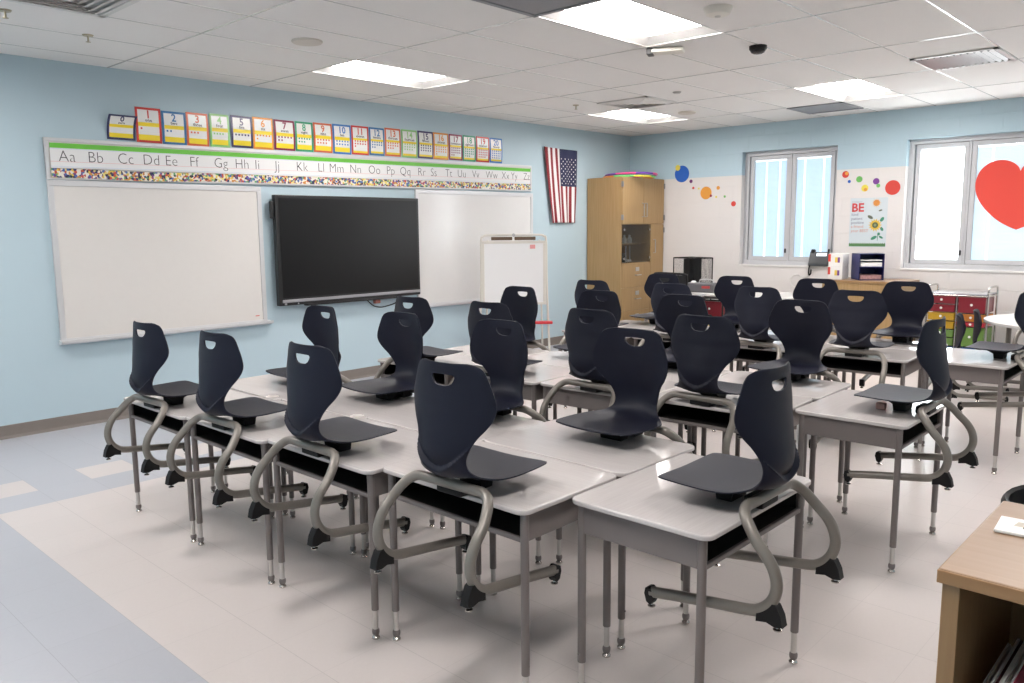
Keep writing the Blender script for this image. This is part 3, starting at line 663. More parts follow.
# ------------------------------------------------------------------ chairs
def shell_mesh():
    #  x centre, z centre, half width, edge dx, edge dz
    P = [(.298, .0640, .125, -.002, .007), (.294, .0655, .163, -.002, .007), (.282, .0660, .179, .000, .008), (.25, .0655, .188, .000, .009), (.18, .0630, .193, 0, .010), (.11, .0605, .192, 0, .011),
         (.055, .0610, .180, .0, .011), (.018, .0660, .157, .003, .010), (-.012, .0760, .130, .008, .008), (-.036, .0940, .111, .016, .006), (-.050, .118, .104, .023, .003), (-.056, .146, .106, .028, .0), (-.055, .176, .117, .034, 0), (-.049, .208, .135, .042, 0),
         (-.043, .240, .161, .052, 0), (-.037, .270, .179, .058, 0), (-.032, .297, .186, .058, 0), (-.029, .325, .184, .054, 0), (-.025, .355, .174, .048, 0), (-.022, .382, .163, .042, 0), (-.021, .407, .152, .038, 0), (-.021, .424, .139, .034, 0), (-.022, .433, .120, .028, 0), (-.022, .438, .092, .02, 0)]
    n = 9
    a = crom([p[:3] for p in P], n); b_ = crom([(p[3], p[4], 0) for p in P], n)
    rows = len(a); NS = 36
    G = []
    for i in range(rows):
        xc, zc, hw = a[i]; dx, dz = b_[i][0], b_[i][1]; row = []
        for k in range(NS + 1):
            s = -1 + 2 * k / NS; s = math.copysign(abs(s) ** .85, s)
            row.append(Vector((xc + dx * abs(s) ** 2.1, hw * s, zc + dz * abs(s) ** 2)))
        G.append(row)
    def nrm(i, k):
        dt = G[min(i + 1, rows - 1)][k] - G[max(i - 1, 0)][k]; ds = G[i][min(k + 1, NS)] - G[i][max(k - 1, 0)]
        q = ds.cross(dt); return q.normalized()
    V = []; fr = {}; rr = {}
    for i in range(rows):
        for k in range(NS + 1):
            p = G[i][k]; N = nrm(i, k); edge = min(1, min(k, NS - k) / 2.0, min(i, rows - 1 - i) / 2.0)
            th = .0022 + .0014 * edge; ridge = 0
            if p.z > .085 and p.x < .06:
                zr = .106 + .172 * (abs(p.y) / .184) ** 1.75; d = zr - p.z
                ridge = .020 * (0 if d < -.002 else (1 if d > .004 else (d + .002) / .006)) * math.exp(-max(0, d) / .10) * (1 - (abs(k - NS / 2) / (NS / 2)) ** 5)
            fr[i, k] = len(V); V.append(p + N * th); rr[i, k] = len(V); V.append(p - N * (th + ridge))
    F = []
    for i in range(rows - 1):
        for k in range(NS):
            F.append((fr[i, k], fr[i, k + 1], fr[i + 1, k + 1], fr[i + 1, k])); F.append((rr[i, k], rr[i + 1, k], rr[i + 1, k + 1], rr[i, k + 1]))
        F.append((fr[i, 0], fr[i + 1, 0], rr[i + 1, 0], rr[i, 0])); F.append((fr[i, NS], rr[i, NS], rr[i + 1, NS], fr[i + 1, NS]))
    for k in range(NS):
        F.append((fr[0, k], rr[0, k], rr[0, k + 1], fr[0, k + 1])); F.append((fr[rows - 1, k], fr[rows - 1, k + 1], rr[rows - 1, k + 1], rr[rows - 1, k]))
    m = MB(); m.add(V, F); me = m.mesh('shell', M_navy, False)
    o = bpy.data.objects.new('shell_tmp', me); COL.objects.link(o)
    hole = [(-.051, .393), (-.048, .384), (-.041, .374), (-.029, .3675), (-.015, .3650), (0, .3645), (.015, .3650), (.029, .3675), (.041, .374), (.048, .384), (.051, .393), (.049, .3985), (.041, .4005), (0, .4015), (-.041, .4005), (-.049, .3985)]
    c = MB().prism(hole, 'X', -.2, .2).build('cut_tmp', M_navy)
    md = o.modifiers.new('b', 'BOOLEAN'); md.object = c; md.operation = 'DIFFERENCE'; md.solver = 'EXACT'
    dg = bpy.context.evaluated_depsgraph_get(); out = bpy.data.meshes.new_from_object(o.evaluated_get(dg)); out.name = 'shell'
    bpy.data.objects.remove(o); bpy.data.objects.remove(c)
    out.polygons.foreach_set('use_smooth', [True] * len(out.polygons)); out.set_sharp_from_angle(angle=R(50))
    return out
def make_chair():
    t = empty('student_chair')
    o = bpy.data.objects.new('shell', shell_mesh()); COL.objects.link(o); o.parent = t
    half = [(0, .10, .0365), (0, .145, .0355), (-.010, .175, .024), (-.034, .196, .000), (-.068, .210, -.039), (-.100, .2135, -.072), (-.122, .2135, -.106), (-.132, .213, -.145), (-.127, .212, -.181), (-.110, .2115, -.212), (-.083, .211, -.235), (-.048, .2105, -.247), (.05, .2105, -.261), (.17, .2115, -.278), (.282, .212, -.296)]
    L = crom(half, 6); path = [Vector((p.x, -p.y, p.z)) for p in L][::-1] + [Vector((0, y, .0367)) for y in (-.06, -.02, .02, .06)] + L
    MB().tube(path, .0172, 14).build('frame', M_frame, t, ang=60)
    MB().bbox(-.008, .055, -.056, .056, .0005, .034, .005).build('rear_mount', M_black, t)
    MB().prism([(.055, .058), (.215, .060), (.185, .046), (.155, .030), (.150, .0005), (.098, .0005), (.094, .030), (.07, .046)], 'Y', -.050, .050).build('seat_mount', M_black, t)
    for s in (-1, 1):
        y = .211 * s
        g = MB().prism([(-.080, -.238), (-.102, -.222), (-.119, -.197), (-.138, -.206), (-.152, -.232), (-.159, -.264), (-.134, -.267), (-.110, -.260), (-.079, -.266)], 'Y', y - .016, y + .016).build('rear_glide', M_black, t)
        MB().lathe([(.012, 0), (.013, .004), (.006, .008), (.004, .014), (.001, .018)], (-.138, y, -.2815), 14).build('foot', M_chrome, g)
        g = MB().prism([(.268, -.318), (.272, -.286), (.283, -.278), (.295, -.281), (.299, -.300), (.291, -.326), (.276, -.333)], 'Y', y - .0165, y + .0165).build('front_glide', M_black, t)
        MB().lathe([(.012, 0), (.013, .004), (.006, .008), (.004, .014), (.001, .015)], (.281, y, -.3455), 14).build('foot', M_chrome, g)
    return t
chair0 = make_chair(); deskA = make_desk(.715); deskB = make_desk(.672)
used = {}
def place(proto, x, y, z, rz, label, cat, group, pitch=0):
    o = proto if id(proto) not in used else copy_tree(proto)
    used[id(proto)] = 1
    o.location = (x, y, z); o.rotation_euler = (0, pitch, rz); o.scale = (1, 1, 1); return tag(o, label, cat, group)
HT = .675
BL = {'a': 'near', 'b': 'middle', 'c': 'far'}
ORD = ['first', 'second', 'third', 'fourth']
# desk rows: block, side, index from the whiteboard wall -> centre, heading
DESKS = {}
for i, (x, y) in enumerate([(-7.865, -2.700), (-7.86, -3.422), (-7.845, -4.144), (-7.80, -4.866)]): DESKS['a', 'l', i] = (x, y, 0)
for i, (x, y) in enumerate([(-7.367, -2.712), (-7.362, -3.432), (-7.347, -4.152), (-7.285, -4.872)]): DESKS['a', 'r', i] = (x, y, 180)
for i, (x, y, r_) in enumerate([(-6.285, -2.850, 2), (-6.24, -3.530, 182), (-6.195, -4.209, 182), (-6.135, -4.886, 2)]): DESKS['b', 'l', i] = (x, y, r_)
for i, (x, y) in enumerate([(-5.765, -2.850), (-5.72, -3.530), (-5.688, -4.209), (-5.625, -4.886)]): DESKS['b', 'r', i] = (x, y, 182)
for i, (x, y) in enumerate([(-4.315, -2.815), (-4.265, -3.495), (-4.215, -4.174), (-4.170, -4.852)]): DESKS['c', 'l', i] = (x, y, 2.5)
for i, (x, y) in enumerate([(-3.818, -2.815), (-3.768, -3.495), (-3.718, -4.174), (-3.672, -4.852)]): DESKS['c', 'r', i] = (x, y, 182.5)
ENDS = {'a': (-7.505, -5.492, 90), 'b': (-5.862, -5.492, 90), 'c': (-3.945, -5.475, 90)}
DZ = {('a', 'l', 0): .955, ('a', 'l', 1): .967, ('a', 'l', 2): .985, ('a', 'r', 0): .966, ('a', 'r', 1): .976, ('a', 'r', 2): .990}
DX = {('a', 'r', 0): .96, ('a', 'r', 1): .96, ('a', 'r', 2): .96, ('c', 'r', 0): .95, ('c', 'r', 1): .95, ('c', 'r', 2): .95, ('c', 'r', 3): .95}
SIDE = {'l': 'left', 'r': 'right'}
for (b_, s_, i), (x, y, r_) in DESKS.items():
    o = place(deskA if b_ == 'a' else deskB, x, y, 0, R(r_), 'grey student desk, %s from the board wall, %s column of the %s block' % (ORD[i], SIDE[s_], BL[b_]), 'desk', 'student desks in the %s block' % BL[b_])
    o.scale = (DX.get((b_, s_, i), 1), 1, DZ.get((b_, s_, i), 1))
ET = {'a': 'grey student desk across the near end of the near block, closest to the camera', 'b': 'grey-topped student desk across the near end of the middle block', 'c': 'grey-topped student desk across the near end of the far block'}
for b_, (x, y, r_) in ENDS.items():
    place(deskA if b_ == 'a' else deskB, x, y, 0, R(r_), ET[b_], 'desk', 'student desks in the %s block' % BL[b_]).scale = (1, {'a': 1.0, 'b': .975, 'c': 1.0}[b_], 1)
CH = {('a', 'l', 0): (-8.120, -2.715, 2.5), ('a', 'l', 1): (-8.118, -3.440, 2), ('a', 'l', 2): (-8.108, -4.158, 0), ('a', 'l', 3): (-8.085, -4.928, 2.2),
      ('a', 'r', 0): (-7.122, -2.795, 179.2), ('a', 'r', 1): (-7.112, -3.515, 180), ('a', 'r', 2): (-7.100, -4.222, 180), ('a', 'r', 3): (-7.036, -4.914, 180.4),
      ('b', 'l', 0): (-6.545, -2.895, 1.2), ('b', 'l', 1): (-6.505, -3.538, .5), ('b', 'l', 2): (-6.475, -4.255, -2), ('b', 'l', 3): (-6.390, -4.868, -.5),
      ('b', 'r', 0): (-5.495, -2.880, 179), ('b', 'r', 1): (-5.458, -3.568, 180), ('b', 'r', 2): (-5.428, -4.188, 180.5), ('b', 'r', 3): (-5.350, -4.905, 180),
      ('c', 'l', 0): (-4.61, -2.838, .5), ('c', 'l', 1): (-4.58, -3.560, 0), ('c', 'l', 2): (-4.53, -4.230, -1.5), ('c', 'l', 3): (-4.445, -4.878, 4.5),
      ('c', 'r', 0): (-3.562, -2.855, 182.5), ('c', 'r', 1): (-3.512, -3.536, 182.5), ('c', 'r', 2): (-3.462, -4.215, 182.5), ('c', 'r', 3): (-3.425, -4.878, 184)}
for (b_, s_, i), (x, y, r_) in CH.items():
    place(chair0, x, y, HT * DZ.get((b_, s_, i), 1), R(r_), 'navy chair hung on %s desk from the board wall, %s column, %s block' % (ORD[i], SIDE[s_], BL[b_]), 'chair', 'navy chairs hung on the student desks')
CE = {'a': (-7.503, -5.746, 90.2), 'b': (-5.848, -5.745, 90.5), 'c': (-3.90, -5.729, 90.2)}
CL_ = {'a': 'navy plastic chair hung on the nearest end desk, closest of all to the camera', 'b': 'navy plastic chair seen side-on, hung on the end desk of the middle block', 'c': 'navy plastic chair at the right edge, hung on the end desk of the far block'}
for b_, (x, y, r_) in CE.items():
    place(chair0, x, y, HT, R(r_), CL_[b_], 'chair', 'navy chairs hung on the student desks')
# small things on the desks
tag(MB().bbox(-5.925, -5.893, -5.565, -5.523, HT + .0005, HT + .032, .006).build('eraser', mat('eraser_pink', (.60, .36, .32), .6)), 'small pink eraser under the side-on chair of the middle block', 'eraser')
for x, y, l in ((-7.628, -3.80, 'white desk clip on the seam in the middle of the near block'), (-7.653, -3.10, 'white desk clip on the far seam of the near block')):
    k = MB(); k.bbox(-.045, .045, -.013, .013, .0005, .010, .003); k.tube([(-.03, 0, .012), (.03, 0, .012)], .005, 8)
    o = k.build('desk_clip', mat('clip_white', (.72, .68, .65), .4)); o.location = (x, y, HT); o.rotation_euler = (0, 0, R(-35)); o.scale = (.7, .7, .7); tag(o, l, 'desk clip')

# ------------------------------------------------------------------ tall cabinet
CX0, CX1, CY, CZ = -1.016, -.030, -.597, 2.185
t = empty('storage_cabinet', (0, 0, 0), 0, 'tall maple storage cabinet standing in the far corner', 'cabinet')
b = MB()
b.box(CX0, CX0 + .02, CY + .02, -.015, 0, CZ).box(CX1 - .02, CX1, CY + .02, -.015, 0, CZ).box(CX0 + .02, CX1 - .02, -.025, -.015, 0, CZ).box(CX0 + .02, CX1 - .02, CY + .02, -.025, CZ - .02, CZ)
b.box(CX0 + .02, CX1 - .02, CY + .02, -.025, 1.565, 1.585).box(CX0 + .02, CX1 - .02, CY + .02, -.025, 1.045, 1.065).box(CX0 + .02, CX1 - .02, CY + .02, -.025, .08, .1).box(-.355, -.335, CY + .02, -.025, .1, 1.565)
b.build('body', M_maple, t, smooth=False)
MB().box(CX0 + .02, CX1 - .02, CY + .05, CY + .06, 0, .08).build('toe_kick', M_black, t, smooth=False)
def pull(x, z, L, parent, vert=True, y=CY):
    if vert: p = [(x, y, z - L / 2), (x, y - .03, z - L / 2), (x, y - .03, z + L / 2), (x, y, z + L / 2)]
    else: p = [(x - L / 2, y, z), (x - L / 2, y - .03, z), (x + L / 2, y - .03, z), (x + L / 2, y, z)]
    return MB().tube(p, .006, 8).build('handle', M_steel, parent)
def hinge(x, z, parent): return MB().bbox(x - .012, x + .012, CY - .012, CY + .02, z - .035, z + .035, .004).build('hinge', mat('hinge_grey', (.3, .3, .31), .4, .8), parent)
xm = -.525
for x0, x1, hx, gx in ((CX0 + .002, xm - .002, xm - .035, CX0 + .002), (xm + .002, CX1 - .002, xm + .035, CX1 - .002)):
    d = MB().bbox(x0, x1, CY, CY + .019, 1.578, CZ - .004, .002).build('door', M_maple, t); pull(hx, 1.76, .18, d); hinge(gx, 2.09, d); hinge(gx, 1.66, d)
d = MB().bbox(-.343, CX1 - .002, CY, CY + .019, .102, 1.568, .002).build('narrow_door', M_maple, t); pull(-.275, 1.27, .18, d); hinge(CX1 - .002, 1.49, d); hinge(CX1 - .002, .25, d)
d = MB().box(CX0 + .006, -.350, CY + .004, CY + .010, 1.062, 1.566).build('glass_door', glass('cabinet_glass', (.72, .74, .74)), t, smooth=False)
for x in (CX0 + .035, -.385):
    for z in (1.12, 1.50): MB().lathe([(.016, 0), (.016, .012), (.001, .013)], (x, CY - .010, z), 12, axis='Y').build('glass_clip', M_chrome, d)
MB().box(CX0 + .02, -.355, CY + .06, -.025, 1.300, 1.316).build('inner_shelf', M_maple, t, smooth=False)
for z0, z1 in ((.732, 1.048), (.42, .728), (.108, .416)):
    d = MB().bbox(CX0 + .002, -.350, CY, CY + .019, z0, z1, .002).build('drawer', M_maple, t); xc = (CX0 - .35) / 2 + .02
    pull(xc, z1 - .155, .11, d, False); MB().bbox(xc - .04, xc + .04, CY - .006, CY + .001, z1 - .105, z1 - .05, .002).build('label_holder', M_steel, d)
# things behind the glass
k = empty('tabletop_stand', (-.62, -.40, 1.065), 0, 'white two-post tabletop stand on the lower shelf behind the cabinet glass', 'stand')
MB().bbox(-.05, .05, -.04, .04, .0005, .03, .008).build('base', M_paper, k); MB().tube([(-.035, 0, .03), (-.035, 0, .215)], .008, 8).build('post', M_paper, k); MB().tube([(.06, 0, .012), (.06, 0, .215)], .008, 8).tube([(.06, 0, .012), (.04, 0, .012)], .008, 8).build('post', M_paper, k)
k = MB().bbox(-.97, -.80, -.5, -.33, 1.0655, 1.19, .01).build('equipment_case', M_black); tag(k, 'small black case on the lower shelf behind the cabinet glass', 'case')
for x, l in ((-.72, 'left white bottle on the upper shelf behind the cabinet glass'), (-.60, 'right white bottle on the upper shelf behind the cabinet glass')):
    k = MB().lathe([(.03, 0), (.033, .02), (.033, .06), (.015, .085), (.013, .11), (.001, .112)], (x, -.42, 1.3165), 16).build('bottle', M_paper); tag(k, l, 'bottle', 'bottles behind the cabinet glass')
# hula hoops on the cabinet
def hoop_mat(name, cols):
    m = bpy.data.materials.new(name); m.use_nodes = True; nt = m.node_tree; b = nt.nodes['Principled BSDF']; b.inputs['Roughness'].default_value = .3
    tc = nt.nodes.new('ShaderNodeTexCoord'); gr = nt.nodes.new('ShaderNodeTexGradient'); gr.gradient_type = 'RADIAL'; cr = nt.nodes.new('ShaderNodeValToRGB'); cr.color_ramp.interpolation = 'CONSTANT'
    while len(cr.color_ramp.elements) < len(cols): cr.color_ramp.elements.new(.5)
    for i, c in enumerate(cols): cr.color_ramp.elements[i].position = i / len(cols); cr.color_ramp.elements[i].color = (*c, 1)
    nt.links.new(tc.outputs['Object'], gr.inputs['Vector']); nt.links.new(gr.outputs['Color'], cr.inputs['Fac']); nt.links.new(cr.outputs['Color'], b.inputs['Base Color']); return m
pk, pu, gn, ye, og = (.80, .08, .30), (.18, .05, .42), (.15, .60, .15), (.75, .65, .05), (.80, .25, .04)
for (cx, cy, cz, tx, ty, cols, l) in ((-.56, -.375, CZ + .016, 0, 0, [gn, ye, gn, og, gn, ye, gn, og], 'lower green and yellow hula hoop lying on the tall cabinet'),
                                      (-.53, -.385, CZ + .047, R(-1.2), R(.5), [pk, pu, pk, pu, pk, pu, pk, pu], 'upper pink and purple hula hoop lying on the tall cabinet')):
    o = MB().tube([(.345 * cos(2 * PI * k / 72), .345 * sin(2 * PI * k / 72), 0) for k in range(72)], .0135, 10, closed=True).build('hula_hoop', hoop_mat('hoop_print_%d' % len(cols + [cz > 2.21]), cols) if False else hoop_mat('hoop_print', cols))
    o.location = (cx, cy, cz); o.rotation_euler = (tx, ty, 0); tag(o, l, 'hula hoop', 'hula hoops on the cabinet')

# ------------------------------------------------------------------ easel
t = empty('whiteboard_easel', (-3.03, -.52, 0), R(-47), 'small white easel with red tray in front of the right whiteboard', 'easel')
M_cream = mat('easel_cream_tube', (.72, .69, .63), .35)
hw = .375
fr = MB(); pts = [(-hw - .03, -.10, .02), (-hw, -.02, .9), (-hw + .005, .0, 1.38), (-hw + .03, .002, 1.44), (-hw + .09, .003, 1.455), (0, .003, 1.458), (hw - .09, .003, 1.455), (hw - .03, .002, 1.44), (hw - .005, 0, 1.38), (hw, -.02, .9), (hw + .03, -.10, .02)]
fr.tube(crom(pts, 6), .013, 10); fr.build('frame', M_cream, t, ang=60)
MB().tube(crom([(-hw + .04, .24, .02), (-hw + .06, .13, .75), (-hw + .08, .02, 1.40)], 5), .011, 8).tube(crom([(hw - .04, .24, .02), (hw - .06, .13, .75), (hw - .08, .02, 1.40)], 5), .011, 8).tube([(-hw + .06, .13, .75), (hw - .06, .13, .75)], .008, 8).build('rear_leg', M_cream, t, ang=60)
def tilt(mb): mb.v = [(x, y - .045 + (z - .66) * .06, z) for x, y, z in mb.v]; return mb
tilt(MB().box(-hw + .035, hw - .035, -.008, .008, .69, 1.365)).build('board', mat('easel_board_white', (.86, .86, .86), .25), t, smooth=False)
tilt(MB().bbox(-hw + .01, hw - .01, -.014, .012, 1.36, 1.39, .004).bbox(-hw + .01, hw - .01, -.014, .012, .665, .695, .004).bbox(-hw + .01, -hw + .04, -.014, .012, .695, 1.36, .004).bbox(hw - .04, hw - .01, -.014, .012, .695, 1.36, .004)).build('board_rim', M_cream, t)
for x in (-.13, .135): MB().bbox(x - .125, x + .115, -.016, .006, 1.398, 1.436, .004).build('paper_clamp', mat('clamp_brown', (.13, .085, .05), .5), t)
MB().lathe([(.02, -.03), (.02, .01), (.001, .011)], (0, 0, 1.455), 14, axis='Y').build('knob', M_steel, t)
MB().bbox(-hw - .04, hw + .06, -.17, -.05, .452, .478, .006).build('tray', mat('easel_tray_red', (.62, .035, .045), .4), t)
tilt(MB().bbox(.185, .245, -.0105, -.0085, 1.30, 1.345, .001)).build('brand_sticker', mat('sticker_pink', (.80, .35, .35), .5), t)

# ------------------------------------------------------------------ teacher table and what stands on it
t = empty('teacher_table', (-.80, -2.17, 0), 0, 'white-topped teacher table along the window wall behind the desks', 'table')
MB().prism(rrect(-.38, .40, -.80, .80, .04), 'Z', .705, .735, bev=.006).build('table_top', mat('table_white', (.74, .73, .71), .25), t)
MB().bbox(-.30, -.27, -.68, .68, .67, .704, .003).bbox(.27, .30, -.68, .68, .67, .704, .003).build('apron', M_leg, t)
for sx in (-1, 1):
    for sy in (-1, 1): MB().lathe([(.02, 0), (.02, .704), (.001, .704)], (sx * .30, sy * .70, 0), 14).build('leg', M_leg, t)
TZ = .7355
M_mesh = None
def mesh_mat(name, a=.45):
    m = bpy.data.materials.new(name); m.use_nodes = True; nt = m.node_tree; b = nt.nodes['Principled BSDF']; b.inputs['Base Color'].default_value = (.015, .015, .016, 1); b.inputs['Roughness'].default_value = .5
    tc = nt.nodes.new('ShaderNodeTexCoord'); ch = nt.nodes.new('ShaderNodeTexVoronoi'); ch.inputs['Scale'].default_value = 160; ch.inputs['Randomness'].default_value = 0
    gt = nt.nodes.new('ShaderNodeMath'); gt.operation = 'GREATER_THAN'; gt.inputs[1].default_value = a
    nt.links.new(tc.outputs['Object'], ch.inputs['Vector']); nt.links.new(ch.outputs['Distance'], gt.inputs[0]); nt.links.new(gt.outputs[0], b.inputs['Alpha']); return m
M_mesh = mesh_mat('black_wire_mesh', .56)
t = empty('mesh_organizer', (-.62, -1.42, TZ), R(-20), 'black wire mesh file organizer standing on the white teacher table', 'organizer')
f_ = MB(); a_, b_2, c_ = .15, .20, .40
for sx in (-1, 1):
    for sy in (-1, 1): f_.tube([(sx * a_, sy * b_2, 0), (sx * a_, sy * b_2, c_)], .007, 8)
for z in (.008, c_):
    f_.tube([(-a_, -b_2, z), (a_, -b_2, z), (a_, b_2, z), (-a_, b_2, z)], .007, 8, closed=True)
f_.build('wire_frame', M_black, t)
p = MB(); p.box(-a_, a_, -b_2 - .001, -b_2 + .001, 0, c_).box(-a_, a_, b_2 - .001, b_2 + .001, 0, c_).box(a_ - .001, a_ + .001, -b_2, b_2, 0, c_).box(-a_, a_, -b_2, b_2, c_ - .002, c_)
p.build('mesh_side', M_mesh, t, smooth=False)
MB().box(-a_, a_ - .01, -.005, .0, .01, c_ - .01).box(-a_, -a_ + .004, -.12, -.02, .01, c_ - .01).build('divider', M_black, t, smooth=False)
t = empty('cd_radio', (-.98, -1.76, TZ), R(12), 'grey portable radio with arched handle on the teacher table', 'radio')
MB().bbox(-.09, .09, -.17, .17, .0005, .115, .02, 3).build('body', mat('radio_grey', (.12, .12, .13), .4), t)
MB().tube(crom([(0, -.15, .10), (0, -.145, .135), (0, -.11, .155), (0, -.02, .156), (0, .02, .145), (0, .03, .10)], 6), .008, 8).build('handle', M_alu, t)
MB().lathe([(.04, 0), (.04, .006), (.001, .007)], (-.088, .08, .05), 20, axis='X').moved(Matrix.Identity(4)).build('speaker_cone', M_black, t)
MB().bbox(-.094, -.088, -.13, -.03, .05, .08, .002).build('red_panel', mat('radio_red', (.45, .06, .06), .4), t)
MB().lathe([(.035, .11), (.032, .125), (.02, .135), (.001, .136)], (0, .10, 0), 18).build('dial', M_paper, t)
# rolling drawers under the table
t = empty('drawer_cart', (-.98, -1.97, 0), 0, 'small rolling cart with red and orange drawers under the teacher table', 'cart')
fr = MB()
for sx in (-1, 1):
    for sy in (-1, 1): fr.tube([(sx * .16, sy * .17, .05), (sx * .16, sy * .17, .66)], .009, 8)
fr.tube([(-.16, -.17, .655), (.16, -.17, .655), (.16, .17, .655), (-.16, .17, .655)], .008, 8, closed=True); fr.build('frame', M_black, t)
M_dred = mat('drawer_red', (.21, .022, .032), .25); M_dor = mat('drawer_orange', (.45, .17, .03), .25); M_dye = mat('drawer_yellow', (.48, .29, .025), .25); M_dgr = mat('drawer_green', (.13, .24, .055), .25); M_dbl = mat('drawer_blue', (.02, .075, .19), .25)
def drawer(parent, x0, x1, y0, y1, z0, z1, m, front=-1):
    d = MB().bbox(x0, x1, y0 + .004, y1 - .004, z0 + .004, z1 - .008, .006).bbox(x0 - .006, x0 + .01, y0, y1, z1 - .016, z1 - .002, .003).build('drawer', m, parent)
    MB().lathe([(.011, -.016), (.013, -.010), (.008, 0), (.001, 0)], (x0, (y0 + y1) / 2, (z0 + z1) / 2 + .005), 12, axis='X').build('knob', M_paper, d)
drawer(t, -.165, .14, -.155, .155, .455, .645, M_dred); drawer(t, -.165, .14, -.155, .155, .36, .45, M_dor); drawer(t, -.165, .14, -.155, .155, .25, .352, M_dye)
for sx in (-1, 1):
    for sy in (-1, 1): MB().lathe([(.024, -.01), (.024, .01)], (sx * .16, sy * .17, .0245), 14, axis='Y').build('caster', M_black, t)
# office chair in front of the table
t = empty('office_chair', (-1.76, -1.80, 0), R(-8), 'black mesh-back office chair pulled up to the teacher table', 'chair')
bk = crom([(-.24, .0, .62), (-.245, -.01, .80), (-.24, -.005, .96), (-.21, 0, .995), (0, .0, 1.0), (.21, 0, .995), (.24, -.005, .96), (.245, -.01, .80), (.24, 0, .62), (.1, .01, .585), (-.1, .01, .585)], 5)
bk = [Vector((p.y - .0, p.x, p.z)) for p in bk]
MB().tube(bk, .013, 8, closed=True).build('back_frame', M_black, t, ang=60)
MB().box(-.006, -.002, -.238, .238, .60, .985).build('back_mesh', mesh_mat('chair_back_mesh', .22), t, smooth=False)
MB().bbox(.05, .50, -.24, .24, .43, .51, .03, 3).build('seat', M_black, t)
for s in (-1, 1): MB().tube(crom([(.02, s * .24, .52), (.06, s * .275, .70), (.10, s * .28, .745), (.26, s * .28, .75)], 5), .016, 8).build('armrest', mat('arm_grey', (.40, .40, .41), .4), t, ang=60)
MB().tube([(.27, 0, .10), (.27, 0, .44)], .03, 12).bbox(-.02, .06, -.03, .03, .47, .64, .01).build('column', M_black, t)
for k in range(5):
    a = 2 * PI * k / 5 + .3; MB().tube([(.27, 0, .10), (.27 + .28 * cos(a), .28 * sin(a), .07)], [.025, .016], 8).lathe([(.026, -.018), (.026, .018)], (.27 + .28 * cos(a), .28 * sin(a), .0265), 14, axis='Y').build('leg', M_black, t)

# phone on the window sill
t = empty('desk_phone', (.022, -2.80, 1.0395), R(8), 'dark grey desk phone on the sill of the first window', 'phone')
t.rotation_euler = (0, 0, R(6))
M_ph = mat('phone_grey', (.05, .055, .06), .4)
MB().prism([(-.075, .001), (.045, .001), (.045, .03), (.02, .165), (-.004, .172), (-.075, .03)], 'Y', -.115, .115, bev=.006).build('body', M_ph, t)
MB().bbox(-.052, -.012, .055, .11, .045, .20, .016, 3).moved(Matrix.Rotation(R(15), 4, 'Y')).build('handset', M_black, t)
MB().box(-.0265, -.0235, -.09, .03, .122, .158).moved(Matrix(((1, 0, .5, -.075), (0, 1, 0, 0), (0, 0, 1, 0), (0, 0, 0, 1)))).build('screen', emit('phone_screen', (.85, .92, 1.0), .9), t, smooth=False)
cd = [(-.06, .09, .03), (-.075, .10, -.02), (-.07, .105, -.08), (-.06, .10, -.11), (-.055, .085, -.09), (-.06, .08, -.04)]
MB().tube(crom(cd, 8), .009, 8).build('cord', M_black, t)
t = MB().tube([Vector((-.012 - .004 * cos(3 * a), -2.53 + .075 * cos(a), .848 + .08 * sin(a))) for a in [2 * PI * k / 40 for k in range(40)]], .005, 6, closed=True)
t.tube(crom([(-.012, -2.53, .925), (-.01, -2.6, .90), (-.01, -2.68, .925), (-.008, -2.74, .98)], 6), .005, 6)
tag(t.build('network_cable', M_paper), 'coiled white cable hanging on the block wall under the phone', 'cable')

# ------------------------------------------------------------------ low bookcases
def bookcase(name, x0, x1, y0, y1, h, label, topm, sidem, edgem, open_front, shelves=(.45,)):
    t = empty(name, ((x0 + x1) / 2, (y0 + y1) / 2, 0), 0, label, 'bookcase'); cx, cy = (x0 + x1) / 2, (y0 + y1) / 2
    a, b = (x1 - x0) / 2, (y1 - y0) / 2
    tp = MB().bbox(-a, a, -b, b, h - .028, h, .004); tp.build('top', topm, t)
    MB().bbox(-a - .003, -a + .001, -b, b, h - .027, h - .002, .0015).build('edge_band', edgem, t)
    k = .03
    for s in (-1, 1): MB().bbox(-a + .006, a - .006, s * (b - .008) - (k if s > 0 else 0), s * (b - .008) + (k if s < 0 else 0), 0, h - .028, .002).build('side_panel', sidem, t)
    e = 1 if open_front else -1
    if open_front: MB().box(a - .02, a - .008, -b + .03, b - .03, .0, h - .028).build('back_panel', sidem, t, smooth=False)
    else: MB().bbox(-a + .006, -a + .026, -b + .03, b - .03, 0, h - .028, .002).build('back_panel', sidem, t)
    for z in (.07,) + shelves: MB().bbox(-a + (.012 if open_front else .03), a - .025, -b + .04, b - .04, z - .022, z, .002).build('shelf', sidem, t)
    return t
M_bside = wood('birch_side', (.28, .165, .078), (.33, .205, .10), 'Z', .42)
bookcase('bookcase', -8.217, -7.714, -7.35, -6.411, .90, 'light wood bookcase at the lower right corner with papers on top', M_birch, M_bside, M_birch_e, True, (.46,))
bookcase('bookcase', -.60, -.03, -3.97, -3.085, .918, 'light wood bookcase under the poster on the window wall', M_birch, M_maple, M_maple_e, False, (.5,))
